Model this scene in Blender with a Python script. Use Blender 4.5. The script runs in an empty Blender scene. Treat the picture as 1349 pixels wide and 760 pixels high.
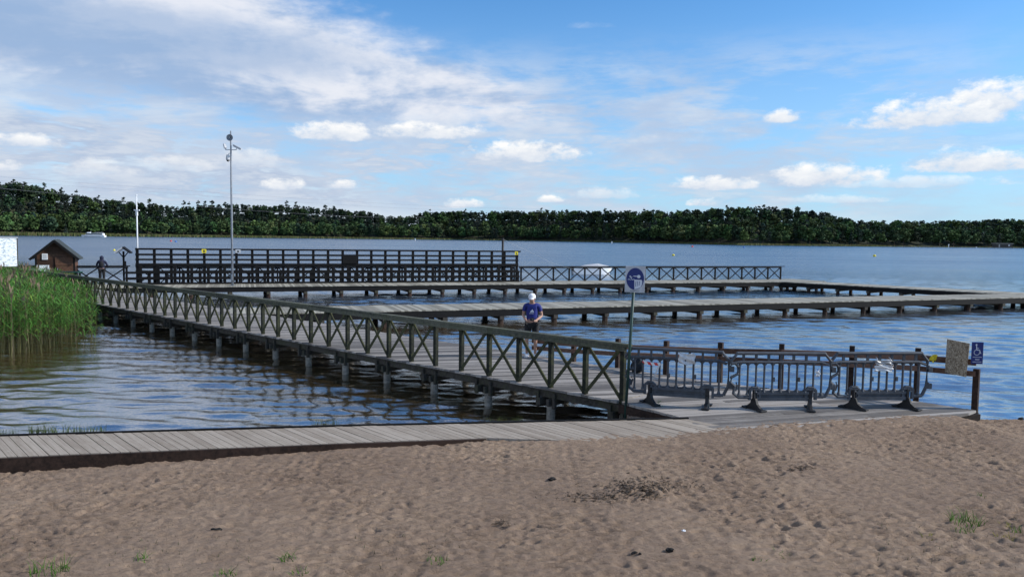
import bpy, math, random
import numpy as np
from mathutils import Vector, Matrix
R = math.radians
random.seed(7); rng = np.random.default_rng(7)
scene = bpy.context.scene
COL = scene.collection

# ------------------------------------------------------------------ camera
CAM_Z = 3.8; DECK = 0.7; F = 1000.0; CX, CY = 674.5, 380.0
PITCH = math.atan(66.5/F); ROLL = R(0.75)
CM = (Matrix.Rotation(math.pi/2-PITCH, 4, 'X') @ Matrix.Rotation(ROLL, 4, 'Z'))
cd = bpy.data.cameras.new('camera'); cam = bpy.data.objects.new('camera', cd); COL.objects.link(cam)
cam.matrix_world = Matrix.Translation((0, 0, CAM_Z)) @ CM
cd.sensor_width = 36; cd.lens = F/1349*36; cd.clip_start = .1; cd.clip_end = 6000
scene.camera = cam
def ray(px, py):
    return (CM.to_3x3() @ Vector(((px-CX)/F, (CY-py)/F, -1))).normalized()
def at(px, py, z=DECK):
    d = ray(px, py); t = (z-CAM_Z)/d.z
    return Vector((d.x*t, d.y*t, z))
def atY(px, py, Y):
    d = ray(px, py); t = Y/d.y
    return Vector((d.x*t, Y, CAM_Z+d.z*t))

# ------------------------------------------------------------------ tags
def tag(o, label=None, cat=None, group=None, kind=None):
    if label: o['label'] = label
    if cat: o['category'] = cat
    if group: o['group'] = group
    if kind: o['kind'] = kind
    return o
def empty(name, loc=(0, 0, 0), rz=0, label=None, cat=None, group=None):
    o = bpy.data.objects.new(name, None); COL.objects.link(o)
    o.location = loc; o.rotation_euler = (0, 0, rz); o.empty_display_size = .2
    return tag(o, label, cat, group)
def copy_tree(o, parent=None):
    c = o.copy(); COL.objects.link(c); c.parent = parent
    for ch in list(o.children): copy_tree(ch, c)
    return c

# ------------------------------------------------------------------ mesh builder
class MB:
    def __init__(s): s.v = []; s.f = []; s.mi = []
    def add(s, vs, fs, m=0):
        b = len(s.v); s.v += [tuple(v) for v in vs]; s.f += [tuple(i+b for i in f) for f in fs]; s.mi += [m]*len(fs); return s
    def box(s, c, d, rz=0, m=0, rot=None):
        M = rot if rot is not None else Matrix.Rotation(rz, 3, 'Z')
        c = Vector(c); vs = []
        for z in (-.5, .5):
            for x, y in ((-.5, -.5), (.5, -.5), (.5, .5), (-.5, .5)):
                vs.append(c + M @ Vector((x*d[0], y*d[1], z*d[2])))
        return s.add(vs, [(0, 3, 2, 1), (4, 5, 6, 7), (0, 1, 5, 4), (1, 2, 6, 5), (2, 3, 7, 6), (3, 0, 4, 7)], m)
    def beam(s, a, b, w, h, m=0, up=(0, 0, 1)):
        # bar from a to b: w across, h along 'up'
        a, b = Vector(a), Vector(b); x = (b-a); L = x.length; x = x/L; up = Vector(up)
        y = up.cross(x)
        if y.length < 1e-4: y = Vector((1, 0, 0)).cross(x)
        y.normalize(); z = x.cross(y)
        M = Matrix((x, y, z)).transposed()
        return s.box((a+b)/2, (L, w, h), rot=M, m=m)
    def tube(s, pts, r, n=8, m=0, cap=True):
        pts = [Vector(p) for p in pts]; k = len(pts)
        rs = r if isinstance(r, (list, tuple)) else [r]*k
        vs = []; fs = []
        for i, p in enumerate(pts):
            t = (pts[min(i+1, k-1)]-pts[max(i-1, 0)]).normalized()
            u = t.cross(Vector((0, 0, 1)))
            if u.length < .05: u = t.cross(Vector((0, 1, 0)))
            u.normalize(); w = t.cross(u)
            for j in range(n):
                a = 2*math.pi*j/n; vs.append(p + (u*math.cos(a)+w*math.sin(a))*rs[i])
        for i in range(k-1):
            for j in range(n):
                fs.append((i*n+j, i*n+(j+1) % n, (i+1)*n+(j+1) % n, (i+1)*n+j))
        if cap: fs += [tuple(range(n))[::-1], tuple((k-1)*n+j for j in range(n))]
        return s.add(vs, fs, m)
    def prism(s, poly, z0, z1, m=0):
        n = len(poly); vs = [(p[0], p[1], z0) for p in poly]+[(p[0], p[1], z1) for p in poly]
        return s.add(vs, [tuple(range(n))[::-1], tuple(range(n, 2*n))]+[(i, (i+1) % n, n+(i+1) % n, n+i) for i in range(n)], m)
    def slab(s, poly, o, ax, ay, az, t, m=0):
        # polygon in plane (ax, ay) at o, extruded by t along az
        o, ax, ay, az = Vector(o), Vector(ax), Vector(ay), Vector(az); n = len(poly)
        vs = [o+ax*p[0]+ay*p[1] for p in poly]+[o+ax*p[0]+ay*p[1]+az*t for p in poly]
        return s.add(vs, [tuple(range(n))[::-1], tuple(range(n, 2*n))]+[(i, (i+1) % n, n+(i+1) % n, n+i) for i in range(n)], m)
    def ball(s, c, r, n=10, k=7, m=0, rot=None):
        c = Vector(c); r = Vector(r if hasattr(r, '__len__') else (r, r, r)); vs = []; fs = []
        for i in range(1, k):
            th = math.pi*i/k
            for j in range(n):
                a = 2*math.pi*j/n; v = Vector((math.sin(th)*math.cos(a)*r.x, math.sin(th)*math.sin(a)*r.y, math.cos(th)*r.z))
                vs.append(c+(rot @ v if rot is not None else v))
        t = Vector((0, 0, r.z)); t = rot @ t if rot is not None else t
        vs += [c+t, c-t]; T = len(vs)-2
        for i in range(k-2):
            for j in range(n): fs.append((i*n+j, (i+1)*n+j, (i+1)*n+(j+1) % n, i*n+(j+1) % n))
        for j in range(n):
            fs.append((T, j, (j+1) % n)); fs.append((T+1, (k-2)*n+(j+1) % n, (k-2)*n+j))
        return s.add(vs, fs, m)
    def build(s, name, mats, parent=None, smooth=False, bevel=0):
        me = bpy.data.meshes.new(name); me.from_pydata([tuple(v) for v in s.v], [], s.f)
        mats = mats if isinstance(mats, (list, tuple)) else [mats]
        for m in mats: me.materials.append(m)
        if len(mats) > 1: me.polygons.foreach_set('material_index', s.mi)
        if smooth: me.polygons.foreach_set('use_smooth', [True]*len(me.polygons))
        me.update(); o = bpy.data.objects.new(name, me); COL.objects.link(o)
        if parent is not None: o.parent = parent
        if bevel:
            b = o.modifiers.new('bevel', 'BEVEL'); b.width = bevel; b.segments = 2; b.limit_method = 'ANGLE'
        return o
def np_mesh(name, V, Q, mat, attr=None, smooth=True, parent=None):
    me = bpy.data.meshes.new(name); V = np.asarray(V, np.float32); Q = np.asarray(Q, np.int32); k = Q.shape[1]
    me.vertices.add(len(V)); me.vertices.foreach_set('co', V.ravel())
    me.loops.add(Q.size); me.loops.foreach_set('vertex_index', Q.ravel())
    me.polygons.add(len(Q)); me.polygons.foreach_set('loop_start', np.arange(0, Q.size, k, dtype=np.int32))
    me.polygons.foreach_set('loop_total', np.full(len(Q), k, np.int32))
    me.polygons.foreach_set('use_smooth', np.full(len(Q), smooth))
    me.materials.append(mat); me.update(calc_edges=True)
    if attr is not None:
        a = me.attributes.new('tint', 'FLOAT_COLOR', 'POINT'); c = np.ones((len(V), 4), np.float32); c[:, :3] = attr
        a.data.foreach_set('color', c.ravel())
    o = bpy.data.objects.new(name, me); COL.objects.link(o)
    if parent is not None: o.parent = parent
    return o
def gridq(nr, nc):
    i = np.arange(nr-1)[:, None]*nc + np.arange(nc-1)[None, :]
    return np.stack([i, i+1, i+nc+1, i+nc], -1).reshape(-1, 4)

# ------------------------------------------------------------------ numpy noise
def perlin(x, y, seed=0):
    r = np.random.default_rng(seed); n = 256
    ang = r.random((n, n))*2*np.pi; gx, gy = np.cos(ang), np.sin(ang)
    xi, yi = np.floor(x).astype(int), np.floor(y).astype(int); xf, yf = x-xi, y-yi
    u, v = xf*xf*xf*(xf*(xf*6-15)+10), yf*yf*yf*(yf*(yf*6-15)+10)
    def g(i, j, a, b): return gx[i % n, j % n]*a + gy[i % n, j % n]*b
    a = g(xi, yi, xf, yf); b = g(xi+1, yi, xf-1, yf); c = g(xi, yi+1, xf, yf-1); d = g(xi+1, yi+1, xf-1, yf-1)
    return (a*(1-u)+b*u)*(1-v)+(c*(1-u)+d*u)*v
def sstep(x, a, b):
    t = np.clip((x-a)/(b-a), 0, 1); return t*t*(3-2*t)

# ------------------------------------------------------------------ node helper
class X:
    """socket with arithmetic"""
    def __init__(s, t, v): s.t = t; s.v = v
    def _m(s, op, *a, clamp=False):
        n = s.t.nodes.new('ShaderNodeMath'); n.operation = op; n.use_clamp = clamp
        for i, q in enumerate((s,)+a):
            q = q.v if isinstance(q, X) else q
            if isinstance(q, (int, float)): n.inputs[i].default_value = q
            else: s.t.links.new(q, n.inputs[i])
        return X(s.t, n.outputs[0])
    def __add__(s, o): return s._m('ADD', o)
    __radd__ = __add__
    def __sub__(s, o): return s._m('SUBTRACT', o)
    def __rsub__(s, o): return (s*-1)+o
    def __mul__(s, o): return s._m('MULTIPLY', o)
    __rmul__ = __mul__
    def __truediv__(s, o): return s._m('DIVIDE', o)
    def max(s, o): return s._m('MAXIMUM', o)
    def min(s, o): return s._m('MINIMUM', o)
    def pow(s, o): return s._m('POWER', o)
    def abs(s): return s._m('ABSOLUTE')
    def clamp(s): return s._m('ADD', 0.0, clamp=True)
    def ss(s, a, b):
        n = s.t.nodes.new('ShaderNodeMapRange'); n.interpolation_type = 'SMOOTHSTEP'
        s.t.links.new(s.v, n.inputs[0]); n.inputs[1].default_value = a; n.inputs[2].default_value = b
        return X(s.t, n.outputs[0])
def mixc(t, f, a, b, mode='MIX'):
    n = t.nodes.new('ShaderNodeMix'); n.data_type = 'RGBA'; n.blend_type = mode
    for q, i in ((f, 0), (a, 6), (b, 7)):
        q = q.v if isinstance(q, X) else q
        if isinstance(q, (int, float)): n.inputs[i].default_value = q
        elif isinstance(q, (tuple, list)): n.inputs[i].default_value = (*q[:3], 1)
        else: t.links.new(q, n.inputs[i])
    return n.outputs[2]
def noise(t, vec, scale, detail=4, rough=.5, stretch=None, dist=0):
    if stretch:
        m = t.nodes.new('ShaderNodeMapping'); m.inputs['Scale'].default_value = stretch
        if vec is not None: t.links.new(vec, m.inputs['Vector'])
        vec = m.outputs[0]
    n = t.nodes.new('ShaderNodeTexNoise'); n.inputs['Scale'].default_value = scale
    n.inputs['Detail'].default_value = detail; n.inputs['Roughness'].default_value = rough
    n.inputs['Distortion'].default_value = dist
    if vec is not None: t.links.new(vec, n.inputs['Vector'])
    return X(t, n.outputs[0])
def newmat(name):
    m = bpy.data.materials.new(name); m.use_nodes = True; t = m.node_tree
    b = t.nodes['Principled BSDF']; return m, t, b
def setc(t, b, c):
    if isinstance(c, tuple): b.inputs['Base Color'].default_value = (*c, 1)
    else: t.links.new(c, b.inputs['Base Color'])
def bump(t, b, h, strength=.5, dist=.01):
    n = t.nodes.new('ShaderNodeBump'); n.inputs['Strength'].default_value = strength; n.inputs['Distance'].default_value = dist
    t.links.new(h.v, n.inputs['Height']); t.links.new(n.outputs[0], b.inputs['Normal']); return n
def geo(t, out='Position'): return t.nodes.new('ShaderNodeNewGeometry').outputs[out]
def objc(t): return t.nodes.new('ShaderNodeTexCoord').outputs['Object']

def m_plain(name, c, rough=.6, metal=0, var=.12, scale=6, bumps=0):
    m, t, b = newmat(name); p = geo(t)
    n = noise(t, p, scale, 5, .6)
    lo = tuple(x*(1-var*1.6) for x in c); hi = tuple(min(1, x*(1+var)) for x in c)
    setc(t, b, mixc(t, n.ss(.3, .7), lo, hi)); b.inputs['Roughness'].default_value = rough; b.inputs['Metallic'].default_value = metal
    if bumps: bump(t, b, noise(t, p, scale*8, 4), .4, bumps)
    return m
def m_wood(name, lo, hi, rough=.75, moss=None, island=.35, grain_dir=None, lichen=None):
    """weathered timber: each board its own tone, grain, knots, cracks"""
    m, t, b = newmat(name); p = geo(t); rnd = X(t, geo(t, 'Random Per Island'))
    if grain_dir is None: st = (4, 4, 4)
    vec = p
    if grain_dir is not None:
        mp = t.nodes.new('ShaderNodeMapping'); mp.inputs['Rotation'].default_value = (0, 0, -grain_dir); t.links.new(p, mp.inputs['Vector'])
        mp2 = t.nodes.new('ShaderNodeMapping'); mp2.inputs['Scale'].default_value = (1.2, 26, 26); t.links.new(mp.outputs[0], mp2.inputs['Vector']); vec = mp2.outputs[0]
        g = noise(t, vec, 1.0, 6, .65)
    else:
        g = noise(t, p, 14, 6, .7)
    big = noise(t, p, 1.1, 4, .6); sp = noise(t, p, 7, 5, .7)
    f = (g*.55 + big*.25 + sp*.2 + (rnd-.5)*island).ss(.32, .68)
    c = mixc(t, f, lo, hi)
    if moss:
        mk = (noise(t, p, 2.3, 6, .65)*.6 + noise(t, p, 13, 4)*.4).ss(.47, .6)
        nz = t.nodes.new('ShaderNodeSeparateXYZ'); t.links.new(geo(t, 'Normal'), nz.inputs[0])
        c = mixc(t, mk*.7, c, moss)
    if lichen:
        mk = noise(t, p, 22, 3).ss(.66, .72); c = mixc(t, mk*.6, c, lichen)
    setc(t, b, c); b.inputs['Roughness'].default_value = rough; b.inputs['Specular IOR Level'].default_value = .2
    bump(t, b, g, .5, .006)
    return m

M = {}
M['deck'] = m_wood('grey_deck_wood', (.13, .118, .108), (.34, .31, .28), grain_dir=R(15), island=.5)
M['deck_far'] = m_wood('far_deck_wood', (.20, .185, .15), (.40, .375, .31), grain_dir=R(20), island=.4)
M['walk'] = m_wood('boardwalk_wood', (.25, .205, .16), (.38, .325, .265), grain_dir=R(133), island=.16, lichen=(.45, .42, .36))
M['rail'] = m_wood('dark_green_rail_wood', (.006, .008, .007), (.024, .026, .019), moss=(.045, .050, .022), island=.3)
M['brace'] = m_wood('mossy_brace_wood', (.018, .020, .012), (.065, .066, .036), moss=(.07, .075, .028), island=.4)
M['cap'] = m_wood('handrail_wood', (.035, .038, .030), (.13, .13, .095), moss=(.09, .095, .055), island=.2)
M['beam'] = m_wood('under_beam_wood', (.015, .013, .011), (.075, .065, .055), moss=(.06, .06, .035))
M['pile'] = m_wood('pile_wood', (.10, .09, .075), (.36, .33, .28), island=.5)
M['black'] = m_wood('dark_stained_wood', (.003, .003, .004), (.010, .0095, .009), island=.3)
M['brown'] = m_wood('brown_fence_wood', (.07, .040, .028), (.21, .125, .090), island=.4)
M['brownpost'] = m_wood('brown_post_wood', (.014, .009, .007), (.055, .033, .024), island=.3)
M['hut'] = m_wood('hut_board_wood', (.045, .024, .016), (.125, .064, .040), island=.6)
M['hutroof'] = m_plain('roof_felt', (.035, .045, .042), .85, var=.3, scale=3)
M['white'] = m_plain('white_paint', (.78, .79, .80), .5, var=.05)
M['paper'] = m_plain('wrinkled_paper', (.62, .63, .64), .6, var=.12, scale=18, bumps=.01)
M['galv'] = m_plain('galvanised_steel', (.36, .39, .42), .45, metal=.6, var=.12)
M['greenpost'] = m_plain('dark_green_metal', (.018, .055, .042), .5, var=.2)
M['plastic'] = m_plain('grey_barrier_plastic', (.060, .068, .082), .6, var=.18, scale=9, bumps=.002)
M['rubber'] = m_plain('black_rubber', (.012, .012, .014), .6, var=.3)
M['bluesign'] = m_plain('blue_sign_enamel', (.008, .022, .15), .35, var=.05)
M['signplate'] = m_plain('light_grey_sign_plate', (.50, .51, .53), .5, var=.1, scale=9)
M['signwhite'] = m_plain('white_sign_print', (.62, .65, .70), .45, var=.05)
M['yellow'] = m_plain('yellow_plastic', (.75, .62, .03), .5, var=.1)
M['red'] = m_plain('red_plastic', (.55, .03, .03), .5, var=.1)
M['blueplastic'] = m_plain('blue_plastic', (.02, .12, .42), .5, var=.1)
M['greenbox'] = m_plain('dark_green_paint', (.012, .055, .040), .5, var=.2)
M['glass'] = m_plain('dark_glass', (.02, .025, .03), .08, var=.1)
M['concrete'] = m_plain('pale_concrete', (.42, .41, .39), .9, var=.2)
M['skin'] = m_plain('skin', (.42, .24, .17), .55, var=.06, scale=20)
M['blueshirt'] = m_plain('blue_jersey', (.008, .018, .17), .75, var=.2, scale=12)
M['blackcloth'] = m_plain('black_cloth', (.010, .010, .012), .85, var=.2)
M['navycloth'] = m_plain('navy_cloth', (.010, .013, .040), .85, var=.2)
M['whitecloth'] = m_plain('white_cloth', (.80, .80, .82), .8, var=.03)
M['hair'] = m_plain('brown_hair', (.03, .018, .010), .7, var=.3)
M['stone'] = m_plain('dark_debris', (.018, .015, .013), .9, var=.4, scale=30, bumps=.01)
M['polegrey'] = m_plain('dull_pole_steel', (.20, .22, .25), .6); M['osb'] = None; M['cable'] = m_plain('grey_cable', (.22, .23, .25), .9)

def m_osb():
    m, t, b = newmat('strand_board'); p = objc(t)
    mp = t.nodes.new('ShaderNodeMapping'); mp.inputs['Scale'].default_value = (60, 60, 30); mp.inputs['Rotation'].default_value = (0, .25, 0); t.links.new(p, mp.inputs['Vector'])
    v = t.nodes.new('ShaderNodeTexVoronoi'); v.inputs['Scale'].default_value = 1.3; v.inputs['Randomness'].default_value = 1; t.links.new(mp.outputs[0], v.inputs['Vector'])
    e = t.nodes.new('ShaderNodeTexVoronoi'); e.feature = 'DISTANCE_TO_EDGE'; e.inputs['Scale'].default_value = 1.3; t.links.new(mp.outputs[0], e.inputs['Vector'])
    s = t.nodes.new('ShaderNodeSeparateColor'); t.links.new(v.outputs['Color'], s.inputs[0])
    c = mixc(t, X(t, s.outputs[0]), (.16, .12, .075), (.48, .42, .32))
    c = mixc(t, X(t, e.outputs[0]).ss(0, .09)*-1+1, c, (.07, .055, .04))
    setc(t, b, c); b.inputs['Roughness'].default_value = .85; return m
M['osb'] = m_osb()
def m_stripe():
    m, t, b = newmat('red_white_tape'); p = objc(t); s = t.nodes.new('ShaderNodeSeparateXYZ'); t.links.new(p, s.inputs[0])
    w = ((X(t, s.outputs[0])+X(t, s.outputs[2])*.6)*52)._m('SINE').ss(-.1, .1)
    setc(t, b, mixc(t, w, (.60, .035, .03), (.75, .74, .74))); b.inputs['Roughness'].default_value = .4; return m
M['stripe'] = m_stripe()
def m_board():
    m, t, b = newmat('faded_notice_print'); p = objc(t)
    w = noise(t, p, 7, 5, .7, stretch=(1, 1, 2)).ss(.50, .60); q = noise(t, p, 2.2, 3).ss(.5, .62)
    c = mixc(t, w, (.86, .88, .90), (.36, .44, .50)); c = mixc(t, q*.4, c, (.84, .86, .86)); setc(t, b, c); b.inputs['Roughness'].default_value = .5; return m
M['board'] = m_board()
def m_tint(name, rough=.8, trans=.0, k=1.0, bumps=False):
    m, t, b = newmat(name); a = t.nodes.new('ShaderNodeAttribute'); a.attribute_name = 'tint'
    n = noise(t, geo(t), .25 if 'tree' in name else 4, 4)
    setc(t, b, mixc(t, n.ss(.3, .7), mixc(t, 1.0, a.outputs[0], (.72*k, .72*k, .72*k), 'MULTIPLY'), mixc(t, 1.0, a.outputs[0], (1.2*k, 1.2*k, 1.2*k), 'MULTIPLY')))
    b.inputs['Roughness'].default_value = rough
    b.inputs['Specular IOR Level'].default_value = .2
    if trans:
        out = t.nodes['Material Output']; tr = t.nodes.new('ShaderNodeBsdfTranslucent'); t.links.new(a.outputs[0], tr.inputs[0])
        ms = t.nodes.new('ShaderNodeMixShader'); ms.inputs[0].default_value = trans
        t.links.new(b.outputs[0], ms.inputs[1]); t.links.new(tr.outputs[0], ms.inputs[2]); t.links.new(ms.outputs[0], out.inputs[0])
    return m
M['foliage'] = m_tint('tree_foliage', .9)
M['bark'] = m_plain('tree_bark', (.07, .05, .04), .9, var=.3, scale=1)
M['reed'] = m_tint('reed_leaf', .6, .25)
M['grass'] = m_tint('grass_blade', .6, .25)

# ------------------------------------------------------------------ world sky
def make_world(SUN_EL, SUN_AZ):
    w = bpy.data.worlds.new('World'); scene.world = w; w.use_nodes = True; t = w.node_tree
    for n in list(t.nodes): t.nodes.remove(n)
    out = t.nodes.new('ShaderNodeOutputWorld'); bg = t.nodes.new('ShaderNodeBackground'); t.links.new(bg.outputs[0], out.inputs[0])
    bg.inputs[1].default_value = .10
    sky = t.nodes.new('ShaderNodeTexSky'); sky.sky_type = 'NISHITA'; sky.sun_disc = False
    sky.sun_elevation = SUN_EL; sky.sun_rotation = SUN_AZ; sky.air_density = 1.0; sky.dust_density = .6; sky.ozone_density = 2.5; sky.altitude = 100
    tc = t.nodes.new('ShaderNodeTexCoord').outputs['Generated']
    s = t.nodes.new('ShaderNodeSeparateXYZ'); t.links.new(tc, s.inputs[0])
    x, y, z = (X(t, s.outputs[i]) for i in range(3))
    az = x._m('ARCTAN2', y); el = z._m('ARCSINE')
    cb = t.nodes.new('ShaderNodeCombineXYZ'); t.links.new(az.v, cb.inputs[0]); t.links.new(el.v, cb.inputs[1]); P = cb.outputs[0]
    nb = noise(t, P, 1.0, 5, .60, stretch=(7, 20, 1), dist=.3)          # streaky
    nf = noise(t, P, 1.0, 5, .62, stretch=(32, 56, 1))                   # puffy edges
    nm = noise(t, P, 1.0, 5, .62, stretch=(4, 13, 1), dist=.5)
    ns = noise(t, P, 1.0, 4, .66, stretch=(14, 70, 1), dist=.2)
    nsep = noise(t, P, 1.0, 3, .55, stretch=(3.1, 9, 3))
    # base sky: deeper blue high, paler to the horizon
    base = mixc(t, 1.0, sky.outputs[0], (.62, 1.12, 1.50), 'MULTIPLY')
    hz = el.ss(.34, -.02)
    base = mixc(t, hz*.62, base, (4.4, 6.1, 8.2))
    # layer 2: thin veil and streaks low in the sky
    veil = (nb*.6+ns*.4+nsep*.3+(az*-1)*.10).ss(.50, .72) * (el.ss(.27, .16)) * el.ss(-.02, .03) * ((az*-1+.62).ss(0, .30)*.75+.25)
    c = mixc(t, veil*.8, base, mixc(t, nm.ss(.4, .62), (4.3, 5.1, 6.5), (6.0, 6.5, 7.2)))
    # grey flat-based streak clouds low left
    g2 = (nm*.6+ns*.45).ss(.49, .58) * el.ss(.145, .115) * el.ss(.025, .05) * ((az*-1+.15).ss(0, .35)*.65+.35)
    c = mixc(t, g2*.75, c, mixc(t, ns.ss(.4, .65), (3.3, 4.1, 5.7), (5.3, 5.8, 6.7)))
    # layer 1: the big bank upper left
    d = (az*-.33 + .205) - el
    m1 = (d + (nb-.5)*.075 + (nf-.5)*.03).ss(-.015, .04) * (el-.138+(nb-.5)*.035-(az+.45).ss(.2,-.2)*.03).ss(-.012, .03) * (az*-1+.10+(ns-.5)*.5).ss(-.06, .16)
    shade = (nm*.62+nf*.16+nb*.3 - (d-.05).ss(0, .14)*.07).ss(.42, .62)
    c = mixc(t, m1*.95, c, mixc(t, shade, (2.9, 4.1, 6.1), (7.0, 7.2, 7.8)))
    # its grey belly
    u = (az+.50)*(1/.36); v = (el-.222)*(1/.042)
    bl = (1-(u*u+v*v) + (nb-.5)*2.2 + (nm-.5)*1.4).ss(-.1, 1.0)
    c = mixc(t, bl*.72, c, (2.7, 3.9, 5.9))
    # loose cloud overhead (above the picture)
    oh = (nsep*.7+nb*.4).ss(.54, .70) * el.ss(.36, .5) * ((az*-1).ss(-.5, .5)*.45+.55)
    c = mixc(t, oh*.8, c, (7.2, 7.4, 7.9))
    # cumulus puffs: (px, py, half width px, half height px) of the picture turned into directions
    puffs = [(1080, 228, 90, 17), (1200, 240, 150, 7), (1290, 211, 115, 14), (1240, 147, 135, 19), (1300, 130, 75, 24), (1030, 153, 27, 9),
             (695, 198, 82, 15), (440, 172, 66, 13), (560, 172, 95, 11), (30, 184, 62, 9), (375, 242, 32, 9), (447, 242, 26, 7),
             (130, 222, 60, 12), (10, 218, 25, 7), (330, 208, 60, 14), (230, 214, 60, 11), (790, 254, 70, 8), (925, 266, 22, 6), (610, 267, 28, 8), (725, 262, 22, 5),
             (1090, 262, 80, 6), (940, 240, 70, 10), (930, 170, 60, 7), (780, 33, 34, 5), (870, 182, 160, 7)]
    Mx = None; Tx = None
    for (px, py, rw, rh) in puffs:
        dr = ray(px, py+rh*.5); a0 = math.atan2(dr.x, dr.y); e0 = math.asin(dr.z); ra = rw/1000*math.cos(a0)**2; re = rh/1000*1.5
        u = (az-a0)*(1/ra); v = (el-e0)*(1/re)
        v2 = v.max(v*-2.6)
        dd = u*u + v2*v2
        soft = .25 if rh > 8 else .12
        m = (1-dd + (nf-.5)*2.9).ss(.0, .9 if (px, py) not in ((780, 33), (870, 182), (930, 170)) else 3.0)
        if (px, py) in ((780, 33), (870, 182), (930, 170), (1200, 240), (1090, 262), (130, 222), (330, 208), (230, 214), (790, 254)): m = m*.5
        tt = m*((v*.75+.35).clamp()*.85+.15)
        Mx = m if Mx is None else Mx.max(m); Tx = tt if Tx is None else Tx.max(tt)
    T = (Tx/(Mx.max(.02)) + (nf-.5)*1.3).clamp()
    c = mixc(t, Mx*.93, c, mixc(t, T, (4.6, 5.4, 6.7), (8.9, 8.8, 8.6)))
    # below the horizon: dull ground tone
    c = mixc(t, el.ss(-.01, -.05), c, (2.0, 2.2, 2.4))
    t.links.new(c, bg.inputs[0])
SUN_EL = R(33); SUN_DIR_AZ = R(92)      # azimuth measured clockwise from +Y (view direction)
make_world(SUN_EL, SUN_DIR_AZ)
sl = bpy.data.lights.new('sun', 'SUN'); sl.energy = 3.8; sl.angle = R(4); sl.color = (1, .94, .86)
so = bpy.data.objects.new('sun', sl); COL.objects.link(so)
sd = Vector((math.sin(SUN_DIR_AZ)*math.cos(SUN_EL), math.cos(SUN_DIR_AZ)*math.cos(SUN_EL), math.sin(SUN_EL)))
so.rotation_euler = sd.to_track_quat('Z', 'Y').to_euler(); so.location = (20, -20, 30)
scene.view_settings.view_transform = 'Standard'; scene.view_settings.look = 'None'; scene.view_settings.exposure = .25; scene.view_settings.gamma = 1

# ------------------------------------------------------------------ water
def make_water():
    m, t, b = newmat('lake_water'); p = geo(t)
    b.inputs['Roughness'].default_value = .06; b.inputs['IOR'].default_value = 2.8
    b.inputs['Roughness'].default_value = .03
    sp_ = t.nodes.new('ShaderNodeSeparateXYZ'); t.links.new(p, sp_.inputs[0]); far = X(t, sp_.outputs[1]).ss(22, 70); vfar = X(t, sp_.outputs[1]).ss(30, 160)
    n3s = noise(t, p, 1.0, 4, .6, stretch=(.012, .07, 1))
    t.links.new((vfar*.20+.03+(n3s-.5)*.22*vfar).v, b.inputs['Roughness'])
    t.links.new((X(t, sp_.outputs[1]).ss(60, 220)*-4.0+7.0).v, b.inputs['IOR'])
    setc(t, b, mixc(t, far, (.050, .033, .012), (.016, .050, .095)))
    n1 = noise(t, p, 1.0, 5, .62, stretch=(.8, 2.4, 1)); n2 = noise(t, p, 1.0, 4, .6, stretch=(2.6, 8, 1)); n3 = noise(t, p, .05, 3); n4 = noise(t, p, 1.0, 3, .6, stretch=(.16, .8, 1))
    # gusts: ruffled and calmer stretches
    h = (n1*.9+n2*.28)*(n3.ss(.3, .7)*.4+.45+n3s.ss(.35, .65)*.5)*(vfar*1.3+.28) + n4*vfar*1.6
    bump(t, b, h, 1.0, .10)
    rr = np.concatenate([np.geomspace(8, 140, 820), np.geomspace(140, 3500, 90)[1:]])
    th = np.concatenate([np.linspace(-1.9, -.72, 60)[:-1], np.linspace(-.72, .68, 620), np.linspace(.68, 1.9, 60)[1:]])
    RR, TH = np.meshgrid(rr, th, indexing='ij'); x = RR*np.sin(TH); y = RR*np.cos(TH)
    sp = RR*np.log(140/8)/820; fade = np.clip(1-(RR-60)/70, 0, 1); z = np.zeros_like(x); r = np.random.default_rng(3)
    # waves travelling towards the shore, sum of many directions and lengths
    for i in range(70):
        lam = float(np.exp(r.uniform(np.log(.40), np.log(2.4)))); a = R(262)+r.normal(0, .34); k = 2*np.pi/lam
        amp = .0042*lam**.7*r.uniform(.5, 1.2); att = np.clip(lam/(3*sp)-1, 0, 1)*fade
        z += amp*att*np.sin(k*(x*np.cos(a)+y*np.sin(a))+r.uniform(0, 6.28) + .6*np.sin(.31*x+i)+.5*np.sin(.27*y+2*i))
    calm = .55+.45*sstep(perlin(x*.08+3, y*.11, 5), -.25, .25)
    # sheltered water between shore and pier on the left
    z *= calm
    V = np.stack([x, y, z], -1).reshape(-1, 3); nr, nc = x.shape
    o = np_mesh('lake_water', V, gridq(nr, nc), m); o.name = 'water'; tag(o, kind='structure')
make_water()

# ------------------------------------------------------------------ sand
F_pts = [at(-300, 628), at(0, 601.6), at(450, 583), at(640, 577), at(860, 570), at(930, 565), at(1000, 557), at(1090, 551), at(1180, 547), at(1235, 546)]
FX = np.array([p.x for p in F_pts]+[10, 12, 16, 40]); FY = np.array([p.y for p in F_pts]+[14.6, 14.9, 15.2, 16])
def sand_h(x, y):
    yf = np.interp(x, FX, FY); h = np.interp(x, [-12, -7, -2.5, 0, 1.2, 8.0, 8.6, 9.6, 11, 40], [.24, .21, .075, .03, .0, .0, .16, .26, .42, .55])
    d = yf-y                                        # >0 on the beach side
    z = DECK-h + .035*np.clip(d, 0, 8) + .055*np.clip(d-6, 0, 9) + .0*d
    z = z + .012*sstep(d, .0, .6)
    beyond = np.clip(-d, 0, 50)
    z = z - beyond*.10*(x < 8.6) - np.where(x >= 8.6, beyond*.28, 0)
    z = z - np.where(x < 2.2, sstep(-d, 1.0, 2.2)*1.3, sstep(-d, 2.2, 5)*1.6)
    return z
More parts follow.
